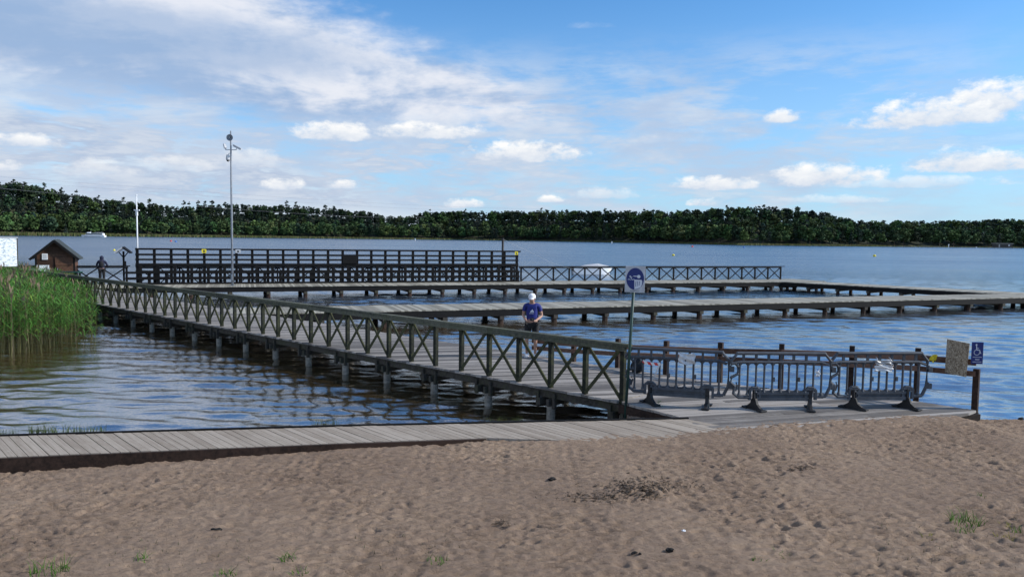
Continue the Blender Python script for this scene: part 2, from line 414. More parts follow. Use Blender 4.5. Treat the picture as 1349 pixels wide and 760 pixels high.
def sand_detail(x, y):
    wx = x+.10*perlin(x*2.1, y*2.1, 11); wy = y+.10*perlin(x*2.1+9, y*2.1, 12)
    def ridge(f, s, ax=1.0): return 1-np.abs(perlin(wx*f*ax+s, wy*f, s))*2.6
    n = .014*perlin(x*1.3, y*1.3, 21) + .008*ridge(3.3, 31, .55) + .013*ridge(7.8, 32, .42) + .036*ridge(14.5, 33, .38) + .014*perlin(x*13, y*30, 34) - .046
    pat = .65+.6*sstep(perlin(x*.5, y*.5, 41), -.3, .3)
    return n*pat
def make_sand():
    m, t, b = newmat('beach_sand'); p = geo(t)
    a = noise(t, p, .45, 4, .6); g = noise(t, p, 9, 6, .7); gr = noise(t, p, 160, 3, .7)
    c = mixc(t, a.ss(.3, .7), (.255, .180, .125), (.36, .262, .182))
    c = mixc(t, (g*.6+gr*.4).ss(.38, .62)*.55, c, (.20, .145, .115))
    # dark humus crumbs trodden into the sand
    c = mixc(t, noise(t, p, 30, 3).ss(.68, .74)*.6, c, (.06, .04, .03))
    w = t.nodes.new('ShaderNodeSeparateXYZ'); t.links.new(p, w.inputs[0]); wet = X(t, w.outputs[2]).ss(.28, .08)
    c = mixc(t, wet*.6, c, (.07, .052, .038))
    setc(t, b, c); b.inputs['Roughness'].default_value = .95; b.inputs['Specular IOR Level'].default_value = .15
    bump(t, b, noise(t, p, 26, 5, .7, stretch=(.7, 1.2, 1))+gr*.3, 1.0, .03)
    xs = np.concatenate([np.linspace(-60, -9.6, 30)[:-1], np.arange(-9.6, 13.4, .024), np.linspace(13.4, 60, 30)[1:]])
    ys = np.concatenate([np.linspace(-40, 5.6, 24)[:-1], np.arange(5.6, 17.2, .018), np.linspace(17.2, 20, 8)[1:]])
    Xg, Yg = np.meshgrid(xs, ys); z = sand_h(Xg, Yg); dense = (Xg > -9.6) & (Xg < 13.4) & (Yg > 5.6) & (Yg < 17)
    yf = np.interp(Xg, FX, FY); near = sstep(z, .05, .25)
    det = sand_detail(Xg, Yg)
    r = np.random.default_rng(5)                    # footprints: dimples with a rim
    for _ in range(90):
        cx, cy = r.uniform(-9, 12), r.uniform(5.7, 14); a = r.uniform(0, 3.14); L, W = r.uniform(.10, .17), r.uniform(.05, .08)
        i0, i1 = np.searchsorted(xs, [cx-.35, cx+.35]); j0, j1 = np.searchsorted(ys, [cy-.35, cy+.35])
        X_, Y_ = Xg[j0:j1, i0:i1]-cx, Yg[j0:j1, i0:i1]-cy
        u = (X_*np.cos(a)+Y_*np.sin(a))/L; v = (-X_*np.sin(a)+Y_*np.cos(a))/W; q = np.sqrt(u*u+v*v)
        det[j0:j1, i0:i1] += -.014*np.exp(-q**3)+.010*np.exp(-((q-1.35)/.35)**2)
    # the dug-over heap with rotting weed
    hp = at(855, 642, .9); e = np.exp(-(((Xg-hp.x)/.42)**2+((Yg-hp.y)/.28)**2)); det += e*(.04+.11*np.abs(perlin(Xg*9, Yg*9, 77)))
    z = z + np.where(dense, det*near, 0)
    cover = (Yg > yf+.05) & (Xg > -.2) & (Xg < 8.7)
    z = np.where(cover, np.minimum(z, DECK+.012), z)
    z = np.where((Yg > yf+.02) & (Xg <= 1.6), np.minimum(z, DECK-.12), z)
    V = np.stack([Xg, Yg, z], -1).reshape(-1, 3)
    o = np_mesh('sand', V, gridq(len(ys), len(xs)), m); tag(o, kind='structure')
    return xs, ys, z
sx, sy, sz = make_sand()
def sand_z(x, y):
    return float(sz[min(len(sy)-1, np.searchsorted(sy, y)), min(len(sx)-1, np.searchsorted(sx, x))])
def on_sand(px, py):
    z = .9
    for _ in range(12):
        p = at(px, py, z); z = z*.4+.6*sand_z(p.x, p.y)
    return Vector((p.x, p.y, z))

# ------------------------------------------------------------------ boards
def clip(poly, n, d):
    out = []
    for i in range(len(poly)):
        a, b = poly[i], poly[(i+1) % len(poly)]; da = a[0]*n[0]+a[1]*n[1]-d; db = b[0]*n[0]+b[1]*n[1]-d
        if da >= 0: out.append(a)
        if (da > 0) != (db > 0) and da != db:
            s = da/(da-db); out.append((a[0]+(b[0]-a[0])*s, a[1]+(b[1]-a[1])*s))
    return out
def planks(poly, ang, w, gap, z, th, jit=.004, alt=None, rag=0):
    poly = [(p[0], p[1]) for p in poly]; n = (-math.sin(ang), math.cos(ang)); mb = MB()
    ds = [p[0]*n[0]+p[1]*n[1] for p in poly]; d = min(ds); k = 0
    while d < max(ds):
        ww = w if not alt else (w, alt)[k % 2]
        q = clip(clip(poly, n, d+gap/2), (-n[0], -n[1]), -(d+ww-gap/2))
        if len(q) > 2:
            if rag:                                  # uneven board ends
                cx = sum(p[0] for p in q)/len(q); cy = sum(p[1] for p in q)/len(q); e = random.uniform(-rag, rag)
                dx, dy = math.cos(ang), math.sin(ang)
                q = [(p[0]+dx*e*(1 if (p[0]-cx)*dx+(p[1]-cy)*dy > 0 else -1), p[1]+dy*e*(1 if (p[0]-cx)*dx+(p[1]-cy)*dy > 0 else -1)) for p in q]
            dz = random.uniform(-jit, jit); mb.prism(q, z-th+dz, z+dz)
        d += ww; k += 1
    return mb
def V2(p): return Vector((p[0], p[1]))

# main pier (walkway) -------------------------------------------------
P0 = at(816, 528); P1 = at(130, 400.4)
U = (P1-P0).normalized(); Nn = Vector((-U.y, U.x, 0)); Nn = Nn if Nn.y > 0 else -Nn     # Nn: across, away from camera
PW = 3.1; LEN = 43
def mp(t, s, z=0.0): return P0+U*t+Nn*s+Vector((0, 0, z))
pier = empty('wooden_pier', P0, 0, 'long grey boarded pier on wooden piles running from the shore to the brown hut', 'pier')
inv = lambda mb, o: (setattr(mb, 'v', [tuple(Vector(v)-Vector(o.location)) for v in mb.v]) or mb)
planks([mp(.02, -.05), mp(.02, PW), mp(LEN, PW), mp(LEN, -.05)], R(13), .145, .012, DECK, .045, rag=.0).build('deck', M['deck'], None).parent = pier
pier.children[0].location = -P0
def child(mb, name, mat, par, **k):
    o = mb.build(name, mat, par, **k); o.location = -Vector(par.location) if par.rotation_euler.z == 0 else o.location; return o
mb = MB()
for s in (.05, PW*.35, PW*.65, PW-.05): mb.beam(mp(0, s, -.13), mp(LEN, s, -.13), .09, .16)
child(mb, 'edge_beam', M['beam'], pier)
k = 0; t_ = .0
for k in range(23):
    t_ = -.02+1.84*k
    for off in (-.12, .12):
        cbm = MB(); cbm.beam(mp(t_+off, -.12, -.29), mp(t_+off, PW+.12, -.29), .07, .15); child(cbm, 'cross_beam', M['beam'], pier)
    for s in (.14, PW-.14):
        pm = MB(); a = random.uniform(-.02, .02)
        pm.tube([mp(t_+a, s, -1.5), mp(t_+a*.3, s, -.30)], [.095, .09], 10)
        child(pm, 'pile', M['pile'], pier, smooth=False)
    for off in (-.22, .22):
        hm = MB(); hm.beam(mp(t_+off, -.02, -.42), mp(t_+off, -.02, -.1), .07, .07, up=tuple(Nn)); child(hm, 'hanger', M['beam'], pier)

# railing of the main pier ---------------------------------------------
def x_rail(name, pos, n, bay, H, mats, label, skip=(), lean=0, postw=.09, brw=.065, cap=True, overhang=.15, outer=-1, joints=True):
    """pos(t, s, z); n bays"""
    root = empty(name, pos(0, 0, 0), 0, label, 'railing')
    for i in range(n+1):
        pm = MB(); pm.beam(pos(i*bay, 0, -.22), pos(i*bay, 0, H-.05), postw, postw, up=tuple((pos(1, 0, 0)-pos(0, 0, 0)).normalized()))
        child(pm, 'post', mats[0], root)
    for i in range(n):
        if i in skip: continue
        xb = MB(); e = .03
        for (a, b, s) in ((i*bay+.04, (i+1)*bay-.04, outer*(postw/2+.012)), ((i+1)*bay-.04, i*bay+.04, outer*(-.0))):
            xb.beam(pos(a, s, H-.09), pos(b, s, .03), .025 if s else .03, brw, up=(0, 0, 1))
        child(xb, 'cross_brace', mats[1], root)
    cp = MB(); L = n*bay; j = 0
    while j < L-.01:
        e = min(L, j+bay*4) if joints else L
        cp.beam(pos(j-(overhang if j == 0 else -.004), 0, H), pos(e+(overhang if e >= L-.01 else -.004), 0, H), .15, .055)
        cp.beam(pos(j-(overhang*.5 if j == 0 else -.006), outer*(postw/2+.018), H-.075), pos(e, outer*(postw/2+.018), H-.075), .03, .085)
        j = e
    child(cp, 'handrail', mats[2], root)
    return root
nb = 43
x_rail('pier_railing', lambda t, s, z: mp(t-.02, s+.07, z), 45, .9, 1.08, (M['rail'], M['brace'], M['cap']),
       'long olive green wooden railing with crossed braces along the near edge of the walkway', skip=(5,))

# shore platform --------------------------------------------------------
plat_back = [at(756, 476), at(814, 484.5), at(877, 494), at(948, 504), at(1028, 512.5), at(1120, 520.5), at(1206, 528), at(1289, 540)]
front = [at(1289, 541), at(1240, 549.5), at(1100, 562), at(940, 572), at(908, 551.5), at(818, 531)]
PLAT = [mp(0.0, .0)]+[mp(0, .0)]
poly = [plat_back[0], *plat_back[1:], *[p for p in front[1:5]], mp(-.03, -.05), mp(-.03, PW-.2)]
plat = empty('shore_platform', at(1000, 545), 0, 'wide grey wooden platform at the shore end of the pier, half covered by sand', 'platform')
def convex_parts():
    # triangulated fan parts of the platform outline (non convex), so that the planks clip cleanly
    a = mp(-.03, -.05); b = at(908, 551.5); c = at(940, 573); d = at(1100, 563); e = at(1240, 551); f = at(1290, 541)
    return [[a, b]+[plat_back[4], plat_back[3], plat_back[2], plat_back[1], plat_back[0], mp(-.03, PW-.35)],
            [b, c, d, e, f, plat_back[6], plat_back[5], plat_back[4]]]
from mathutils.geometry import tessellate_polygon
def planks_any(poly, *a, **k):
    # clip every strip against a non-convex outline by scanning: intersect strip centre line with the outline
    ang, w, gap, z, th = a[:5]; dx, dy = math.cos(ang), math.sin(ang); n = (-dy, dx)
    P = [(p[0], p[1]) for p in poly]; uv = [(p[0]*dx+p[1]*dy, p[0]*n[0]+p[1]*n[1]) for p in P]; mb = MB()
    lo, hi = min(q[1] for q in uv), max(q[1] for q in uv); d = lo
    def cuts(v):
        xs = []
        for i in range(len(uv)):
            (u0, v0), (u1, v1) = uv[i], uv[(i+1) % len(uv)]
            if (v0 > v) != (v1 > v): xs.append(u0+(u1-u0)*(v-v0)/(v1-v0))
        return sorted(xs)
    while d < hi:
        A, B = cuts(d+gap/2), cuts(min(d+w-gap/2, hi-1e-4))
        if len(A) == len(B) and len(A) >= 2:
            for i in range(0, len(A), 2):
                # split long boards with a joint
                q = [(A[i], d+gap/2), (A[i+1], d+gap/2), (B[i+1], d+w-gap/2), (B[i], d+w-gap/2)]
                dz = random.uniform(-.004, .004)
                segs = [q]
                L = A[i+1]-A[i]
                if L > 4:
                    j = A[i]+L*random.uniform(.35, .65)
                    segs = [[q[0], (j, q[0][1]), (j, q[3][1]), q[3]], [(j+.01, q[0][1]), q[1], q[2], (j+.01, q[3][1])]]
                for sgm in segs:
                    mb.prism([(u*dx+v*n[0], u*dy+v*n[1]) for u, v in sgm], z-th+dz, z+dz)
        d += w
    return mb
outline = [mp(-.03, -.05), at(908, 552), at(925, 575), at(1100, 566), at(1232, 553), at(1290, 541)] + plat_back[::-1][1:] + [mp(-.03, PW-.06)]
child(planks_any(outline, R(17), .145, .012, DECK, .045), 'deck', M['deck'], plat)
mb = MB()
e0, e1, e2 = mp(-.03, -.03), at(908, 552), at(1290, 541.5)
mb.beam(e0-Vector((0, 0, .14)), e1-Vector((0, 0, .14)), .06, .17)
pb = [p-Vector((0, 0, .14)) for p in plat_back]
for a, b in zip(pb[:-1], pb[1:]): mb.beam(a+(b-a).normalized()*.02, b, .06, .17)
mb.beam(at(1232, 549)-Vector((0, 0, .15)), e2-Vector((0, 0, .15)), .06, .2)
mb.beam(at(1000, 545)-Vector((0, 0, .16)), plat_back[3]-Vector((0, 0, .16)), .09, .16)
child(mb, 'edge_beam', M['brownpost'], plat)
for p in (mp(-.15, .1), at(862, 545), plat_back[1], plat_back[3], plat_back[5], plat_back[7]):
    pm = MB(); q = Vector((p.x, p.y, 0)); pm.tube([q+Vector((-.03, -.05, -.8)), q+Vector((-.03, -.05, DECK-.24))], .09, 10); child(pm, 'pile', M['pile'], plat)

# boardwalk on the sand --------------------------------------------------
bw_back = [at(-330, 600), at(0, 575), at(450, 562), at(640, 557.8), at(908, 552)]
bw_front = [at(930, 585), at(640, 577), at(450, 583.5), at(0, 602.5), at(-330, 634)]
walk = empty('boardwalk', at(450, 572), 0, 'pale boardwalk of diagonal boards lying along the sand in front of the water', 'boardwalk')
Z6 = Vector((0, 0, .003))
child(planks_any([p for p in bw_back]+[at(1010, 572)]+[p for p in bw_front], R(133), .112, .009, DECK+.004, .04), 'deck', M['walk'], walk)
mb = MB()
for a, b in zip(bw_back[:-1], bw_back[1:]):
    o = (b-a).normalized(); pz = Vector((-o.y, o.x, 0))*.035
    mb.beam(a+pz+Vector((0, 0, -.05)), b+pz+Vector((0, 0, -.05)), .04, .15)
child(mb, 'rear_kerb', M['black'], walk)
mb = MB()
fr = bw_front[::-1][:4]
for a, b in zip(fr[:-1], fr[1:]):
    o = (b-a).normalized(); pz = Vector((o.y, -o.x, 0))*.025
    mb.beam(a+pz+Vector((0, 0, -.105)), b+pz+Vector((0, 0, -.105)), .04, .20)
child(mb, 'front_board', M['brownpost'], walk)

# ------------------------------------------------------------------ far piers
def far_pier(label, a, b, c, d, ang, every=2.2, base=None, w=.15):
    """a,b near edge from left to right; d,c far edge"""
    root = empty('wooden_pier', ((a+b)/2), 0, label, 'pier')
    child(planks([a, b, c, d], ang, w, .012, DECK, .05), 'deck', M['deck_far'], root)
    mb = MB()
    for s in (.03, .5, .97):
        p, q = a.lerp(d, s), b.lerp(c, s); mb.beam(p+Vector((0, 0, -.20)), q+Vector((0, 0, -.20)), .12, .29)
    child(mb, 'edge_beam', M['black'], root)
    L = (b-a).length; n = int(L/every)
    for i in range(n+1):
        s = (i+.35)/(n+.7); p, q = a.lerp(b, s), d.lerp(c, s); w = (q-p).normalized()
        cm = MB(); cm.beam(p-w*.02+Vector((0, 0, -.42)), q+w*.1+Vector((0, 0, -.42)), .20, .15); child(cm, 'cross_beam', M['beam'], root)
        for z in (p+w*.2, q-w*.2):
            pm = MB(); pm.tube([z+Vector((0, 0, -1.4)), z+Vector((0, 0, -.39))], .13, 8); child(pm, 'pile', M['brownpost'], root)
    return root
# pier 2: the far one with the tall fence
A2, B2 = at(181.6, 374.2), at(1028, 368)
u2 = (B2-A2).normalized(); n2 = Vector((u2.y, -u2.x, 0))         # towards the camera
def p2(t, s, z=0.0): return A2+u2*t+n2*s+Vector((0, 0, z))
L2 = (B2-A2).length
far_pier('farthest pier, carrying the tall dark fence and a low railing', p2(-8.5, 3.0), p2(L2+2.0, 3.0), p2(L2+1.6, -.35), p2(-8.5, -.35), math.atan2(n2.y, n2.x))
# pier 3: from the right-hand corner back towards the shore
C0, C1 = at(1040, 369.2), at(1349, 385.4); u3 = (C1-C0).normalized(); n3 = Vector((u3.y, -u3.x, 0)); n3 = n3 if n3.y < 0 else -n3
a3, b3 = C0+n3*2.6-u3*.2, C1+u3*3+n3*2.6
far_pier('narrow pier running from the far corner towards the right side, without any railing', a3, b3, C1+u3*3, C0-u3*.2, math.atan2(n3.y, n3.x))
# pier 4: middle
d4, c4 = at(440, 403.2), at(1349, 386.4); u4 = (c4-d4).normalized(); n4 = Vector((u4.y, -u4.x, 0))
d4 = d4-u4*4.3; c4 = c4+u4*6
far_pier('bare middle pier without railing between the near walkway and the far fence', d4+n4*2.6, c4+n4*2.6, c4, d4, math.atan2(n4.y, n4.x), every=2.6)

# tall dark fence ---------------------------------------------------------
XT = [181.6, 205, 229, 252, 274, 296, 317, 337.5, 359, 379.5, 400, 420, 439.5, 459, 478.5, 497, 515.6, 533.6, 551, 568.5, 585.6, 603, 619.7, 636, 652.8, 669, 685.7]
tR = (at(686.5, 371.6)-A2).dot(u2); nT = 26
tall = empty('tall_fence', p2(0, 0), 0, 'tall dark wooden fence of posts and horizontal boards on the far pier', 'fence')
for i in range(nT+1):
    pm = MB(); pm.beam(p2(tR*i/nT, .02, -.2), p2(tR*i/nT, .02, 2.12), .13, .16, up=tuple(u2)); child(pm, 'post', M['black'], tall)
for z, h in ((2.14, .11), (1.80, .12), (1.50, .11), (1.18, .17), (.75, .15), (.37, .15)):
    rm = MB(); rm.beam(p2(-.1, .12, z), p2(tR+(.25 if z > 2 else .08), .12, z), .05, h); child(rm, 'rail', M['black'], tall)
br = MB(); br.slab([(-.02, 0), (.93, 0), (.93, .50), (-.02, .50)], p2(tR*13/nT, .16, 1.26), u2, (0, 0, 1), n2, .03); child(br, 'board_panel', M['black'], tall)
# slatted low fence in front
low = empty('low_slatted_fence', p2(0, .7), 0, 'low dark slatted barrier standing just in front of the tall fence', 'fence')
for i in range(int(tR/.475)+1):
    pm = MB(); pm.beam(p2(.22+i*.475, .55, 0), p2(.22+i*.475, .55, .70 if i % 2 else 1.16), .13, .17, up=tuple(u2)); child(pm, 'upright', M['black'], low)
for z, h in ((.72, .13), (.37, .15), (.06, .12)):
    rm = MB(); rm.beam(p2(-.6, .64, z), p2(tR, .64, z), .04, h); child(rm, 'rail', M['black'], low)
def p2b(t, s, z): return p2(t, -.3+s, z)
x_rail('pier_railing', lambda t, s, z: p2(t, -.25+s, z), 21, 1.165, 1.06, (M['black'],)*3, 'dark railing with crossed braces half hidden behind the tall fence', outer=1, postw=.09, brw=.06)
t1 = (at(688, 371.4)-A2).dot(u2)
x_rail('pier_railing', lambda t, s, z: p2(t1+.2+t, s, z), 18, (L2-t1-.2)/18, 1.06, (M['black'],)*3, 'low dark railing with crossed braces right of the tall fence on the far pier', outer=1, overhang=.35, postw=.10, brw=.07)
x_rail('pier_railing', lambda t, s, z: p2(-t-.6, s, z), 5, 1.45, 1.10, (M['black'],)*3, 'short dark railing with crossed braces between the hut and the tall fence', outer=1, overhang=.2, postw=.11, brw=.07)
# little signs on the tall fence
def plate(name, mat, px, off, z, w, h, label, cat, group=None, tt=None):
    t = (at(px, 373)-A2).dot(u2) if tt is None else tt
    o = empty(name, p2(t, off, z), math.atan2(u2.y, u2.x), label, cat)
    b = MB(); b.slab([(-w/2, -h/2), (w/2, -h/2), (w/2, h/2-.04), (w/2-.04, h/2), (-w/2+.04, h/2), (-w/2, h/2-.04)], (0, 0, 0), (1, 0, 0), (0, 0, 1), (0, -1, 0), .02)
    b.build('plate', mat, o)
    b = MB(); b.box((0, -.022, -.02), (w*.35, .004, h*.45)); b.box((0, -.022, h*.3), (w*.12, .004, h*.12)); b.build('marking', M['rubber'], o)
    return o
plate('warning_sign', M['yellow'], 272.5, .19, 2.04, .28, .24, 'small yellow warning sign near the left end of the tall fence top board', 'sign', tt=tR*4/nT)
plate('warning_sign', M['yellow'], 684, .19, 2.02, .24, .24, 'small yellow warning sign at the right end of the tall fence top board', 'sign', tt=tR-.1)
plate('notice_sign', M['signplate'], 318, .19, 2.04, .32, .22, 'small pale grey sign on the tall fence just right of the camera pole', 'sign', tt=tR*6/nT+.1)

# ------------------------------------------------------------------ camera pole
cp = at(306.2, 376.3); pole = empty('camera_pole', cp, 0, 'tall grey steel pole with surveillance cameras and a small dish at its top', 'pole')
PH = 9.25
MB().tube([(0, 0, 0), (0, 0, PH*.5), (0, 0, PH)], [.07, .06, .04], 12).build('pole', M['polegrey'], pole, smooth=True)
b = MB(); b.box((0, 0, .015), (.32, .32, .03)); b.box((0, -.1, .5), (.1, .05, .35)); b.build('base_plate', M['galv'], pole)
dish = MB(); dz = PH-.42
dd_ = [(0, -.09, dz, .02), (0, -.12, dz, .10), (0, -.17, dz, .17), (0, -.19, dz, .20), (0, -.2, dz, .25), (0, -.17, dz, .22), (0, -.10, dz, .12)]
dish.tube([(p[0], p[1], p[2]) for p in dd_[:4]], [p[3] for p in dd_[:4]], 16, cap=False); dish.tube([(.0, -.1, dz), (0, -.27, dz)], .02, 8)
dish.build('dish', M['polegrey'], pole, smooth=True)
arm = MB(); arm.beam((-.32, -.02, PH-1.12), (.34, -.02, PH-1.12), .05, .04); arm.build('camera_arm', M['galv'], pole)
c1 = MB(); c1.beam((.18, -.06, PH-.86), (.66, -.12, PH-1.10), .11, .12); c1.beam((.14, -.06, PH-.80), (.68, -.12, PH-1.06), .14, .02); c1.tube([(.34, -.04, PH-1.12), (.36, -.07, PH-.98)], .018, 6); c1.build('surveillance_camera', M['signplate'], pole)
c2 = MB(); c2.beam((-.38, -.02, PH-.78), (-.27, -.14, PH-1.05), .13, .12); c2.tube([(-.3, 0, PH-1.12), (-.32, -.05, PH-.98)], .018, 6); c2.build('surveillance_camera', M['signplate'], pole)
c3 = MB(); c3.tube([(-.16, -.05, PH-1.42), (-.16, -.05, PH-1.62), (-.16, -.05, PH-1.72)], [.09, .12, .12], 12); c3.tube([(0, 0, PH-1.3), (-.12, -.04, PH-1.36), (-.16, -.05, PH-1.45)], .022, 6)
d3 = c3.build('dome_camera', M['signplate'], pole, smooth=False); MB().ball((-.16, -.05, PH-1.73), .10).build('dome', M['glass'], d3, smooth=True)

# white mast
wm = at(183, 372); wm = p2((wm-A2).dot(u2)+.1, -.5) 
mast = empty('flag_mast', Vector((wm.x, wm.y, DECK-.6)), 0, 'thin white flag mast rising behind the left end of the tall fence', 'mast')
top = atY(182, 258, wm.y).z-(DECK-.6); MB().tube([(0, 0, 0), (0, 0, top*.6), (0, 0, top)], [.05, .045, .03], 8).build('pole', M['white'], mast, smooth=True)
b = MB(); zc = atY(182, 277, wm.y).z-(DECK-.6); b.box((0, 0, zc), (.34, .08, .06)); b.box((0, 0, zc-.18), (.1, .1, .3)); b.build('crosspiece', M['white'], mast)
MB().ball((0, 0, top+.03), .05).build('finial', M['white'], mast)

# dark metal post behind right end of tall fence with stay cable
q = p2((at(671, 372)-A2).dot(u2), -.28); mp2_ = empty('metal_post', q, 0, 'dark metal post standing above the right end of the tall fence', 'post')
zt = atY(671, 314, q.y).z-DECK; MB().tube([(0, 0, -.4), (0, 0, zt)], .085, 10).build('pole', M['rubber'], mp2_, smooth=True)
MB().tube([(.05, 0, zt-.1), (1.8, .3, zt-.9), (3.6, .5, zt-1.75), (5.1, .7, .9)], .007, 5).build('stay_cable', M['galv'], mp2_)
MB().tube([(0, 0, zt), (0, 0, zt+.04)], [.1, .03], 10).build('cap', M['black'], mp2_)

# roofed post (left)
q = p2(-2.1, .5) ; q = Vector((at(163.5, 374).x, at(163.5, 374).y, DECK))
rp = empty('roofed_post', q, R(15), 'slim dark post with a small pitched roof left of the tall fence', 'post')
zt = atY(163.5, 331, q.y).z-DECK
MB().tube([(0, 0, 0), (0, 0, zt)], .06, 8).build('pole', M['black'], rp)
b = MB(); b.slab([(0, .28), (.44, -.08), (.40, -.13), (0, .18)], (0, -.3, zt), (1, 0, 0), (0, 0, 1), (0, 1, 0), .7); b.build('roof_slope', M['black'], rp)
b = MB(); b.slab([(0, .28), (-.46, -.08), (-.42, -.13), (0, .18)], (0, -.3, zt), (1, 0, 0), (0, 0, 1), (0, 1, 0), .7); b.build('roof_slope', M['signplate'], rp)
b = MB(); b.beam((0, 0, zt-.4), (.25, 0, zt-.06), .05, .05); b.beam((0, 0, zt-.4), (-.25, 0, zt-.06), .05, .05); b.build('bracket', M['black'], rp)
b = MB(); b.tube([(.08, -.1, zt-.9), (.08, -.1, zt-.6)], .09, 8); b.build('box', M['black'], rp)
# yellow small float sail on water behind = buoy marker
def buoy(px, py, r, mat, label, kind='cone'):
    p = at(px, py, 0.0); o = empty('buoy', p, 0, label, 'buoy')
    if kind == 'cone':
        MB().tube([(0, 0, -.25*r), (0, 0, .15*r), (0, 0, .6*r), (0, 0, 1.25*r)], [.8*r, r, .75*r, .25*r], 14).build('float_body', mat, o, smooth=True)
    else:
        MB().ball((0, 0, .45*r), (r, r, .8*r), 14, 9).build('float_body', mat, o, smooth=True)
    MB().tube([(0, 0, 1.1*r), (0, 0, 1.55*r)], .12*r, 8).build('lifting_eye', M['galv'], o); return o
buoy(887, 337, .34, M['yellow'], 'larger yellow buoy on the open water above the X railing, nearer of the yellow pair', 'ball')
buoy(1152, 338, .42, M['yellow'], 'yellow and white buoy on the open water at right, below the wooded shore', 'ball')
buoy(225.2, 318.2, .55, M['red'], 'small red buoy on the water left of the camera pole')
buoy(231.6, 319, .55, M['blueplastic'], 'small blue buoy just right of the red one')
buoy(912, 325.5, .7, M['red'], 'tiny orange red buoy near the far grassy shore in the middle')
buoy(980, 326.5, .6, M['blueplastic'], 'tiny dark blue buoy near the far shore right of the orange one')
buoy(150.5, 330.2, .26, M['yellow'], 'yellow float on the water just left of the roofed post')
buoy(1286, 326.3, .7, M['white'], 'tiny white buoy near the far shore left of the boathouse')

# ------------------------------------------------------------------ hut
hc = atY(76, 372, 44.5); hut = empty('wooden_hut', Vector((hc.x, hc.y, DECK)), R(24), 'small brown wooden hut with a pitched dark roof at the far end of the walkway', 'hut')
W, D, HE, HP = 1.98, 1.6, 1.75, 2.62
# gable wall built of horizontal boards
def gable(y, th):
    b = MB(); z = .0
    while z < HP-.05:
        z1 = min(z+.14, HP-.02)
        def hw(zz): return W/2 if zz < HE else W/2*(HP-zz)/(HP-HE)
        b.slab([(-hw(z), z), (hw(z), z), (hw(z1), z1-.008), (-hw(z1), z1-.008)], (0, y, 0), (1, 0, 0), (0, 0, 1), (0, 1, 0), th); z = z1
    return b
b = gable(-D/2, .06); g2_ = gable(D/2-.06, .06); b.add(g2_.v, g2_.f)
for sx_ in (-1, 1):
    z = 0
    while z < HE-.02: b.box((sx_*(W/2-.03), 0, z+.066), (.055, D-.13, .132)); z += .14
b.build('wall', M['hut'], hut)
for s_ in (-1, 1):
    r_ = MB(); dx = W/2+.24; zz = HE-(HP-HE)/(W/2)*.24
    r_.slab([(0, HP+.05), (s_*dx, zz+.05), (s_*dx, zz-.03), (0, HP-.03)], (0, -D/2-.28, 0), (1, 0, 0), (0, 0, 1), (0, 1, 0), D+.56)
    r_.build('roof', M['hutroof'], hut)
    f_ = MB(); f_.beam((0, -D/2-.30, HP-.03), (s_*dx, -D/2-.30, zz-.03), .03, .13); f_.build('barge_board', M['black'], hut)
for x in (-W/2+.04, W/2-.04): MB().box((x, -D/2-.02, HE/2), (.1, .05, HE)).build('corner_post', M['black'], hut)
w1 = MB(); w1.box((-.50, -D/2-.03, 1.68), (.28, .05, .34)); w1.build('window', M['white'], hut)
w1 = MB(); w1.box((-.50, -D/2-.03, 1.68), (.20, .056, .26)); w1.build('pane', M['signplate'], hut)
w1 = MB(); w1.box((-.60, -D/2-.03, .96), (.62, .05, .46)); w1.build('notice_panel', M['board'], hut)
dr = MB(); dr.box((.45, -D/2-.03, .85), (.9, .04, 1.6)); dr.beam((.05, -D/2-.065, 1.15), (.85, -D/2-.065, .45), .03, .1); dr.beam((.02, -D/2-.065, 1.25), (.88, -D/2-.065, 1.25), .03, .1); door = dr.build('door', M['hut'], hut)
MB().box((.12, -D/2-.07, .95), (.04, .05, .14)).build('handle', M['galv'], door)
# green topped counter in front of the hut
gp = atY(83, 372, 42.6); bx = empty('green_table', Vector((gp.x, gp.y, DECK)), R(8), 'long low green topped table in front of the brown hut', 'table')
MB().box((0, 0, .86), (1.85, .7, .06)).build('table_top', M['greenbox'], bx)
for x in (-.8, .8):
    for y in (-.25, .25): MB().box((x, y, .41), (.08, .08, .83)).build('leg', M['black'], bx)
MB().box((0, 0, .45), (1.6, .04, .4)).build('apron', M['black'], bx)
# information board at the left edge
ip = atY(9, 385, 38.0); ib = empty('information_board', Vector((ip.x, ip.y, 0)), R(42), 'weathered white information board behind the reeds at the left edge', 'board')
zt = atY(9, 313.5, 38).z; zb = atY(9, 351, 38).z
MB().box((0, 0, (zt+zb)/2), (.95, .05, zt-zb)).build('panel', M['board'], ib)
for x in (-.50, .50): MB().box((x, .01, zt/2-.3), (.05, .06, zt+.6)).build('post', M['beam'], ib)
MB().box((-.0, -.01, zt+.02), (1.06, .09, .05)).build('top_rail', M['signplate'], ib)
# short bench rail right of it
rb = atY(36, 375, 41); ob = empty('bench', Vector((rb.x, rb.y, DECK)), R(10), 'pale wooden bench between the information board and the hut', 'bench')
MB().box((0, 0, 1.0), (1.15, .04, .16)).build('backrest', M['pile'], ob)
MB().box((0, -.25, .45), (1.15, .4, .05)).build('seat', M['pile'], ob)
for x in (-.5, .5): MB().box((x, .0, .52), (.07, .06, 1.05)).build('leg', M['brownpost'], ob)
for x in (-.5, .5): MB().box((x, -.4, .21), (.07, .06, .42)).build('leg', M['brownpost'], ob)

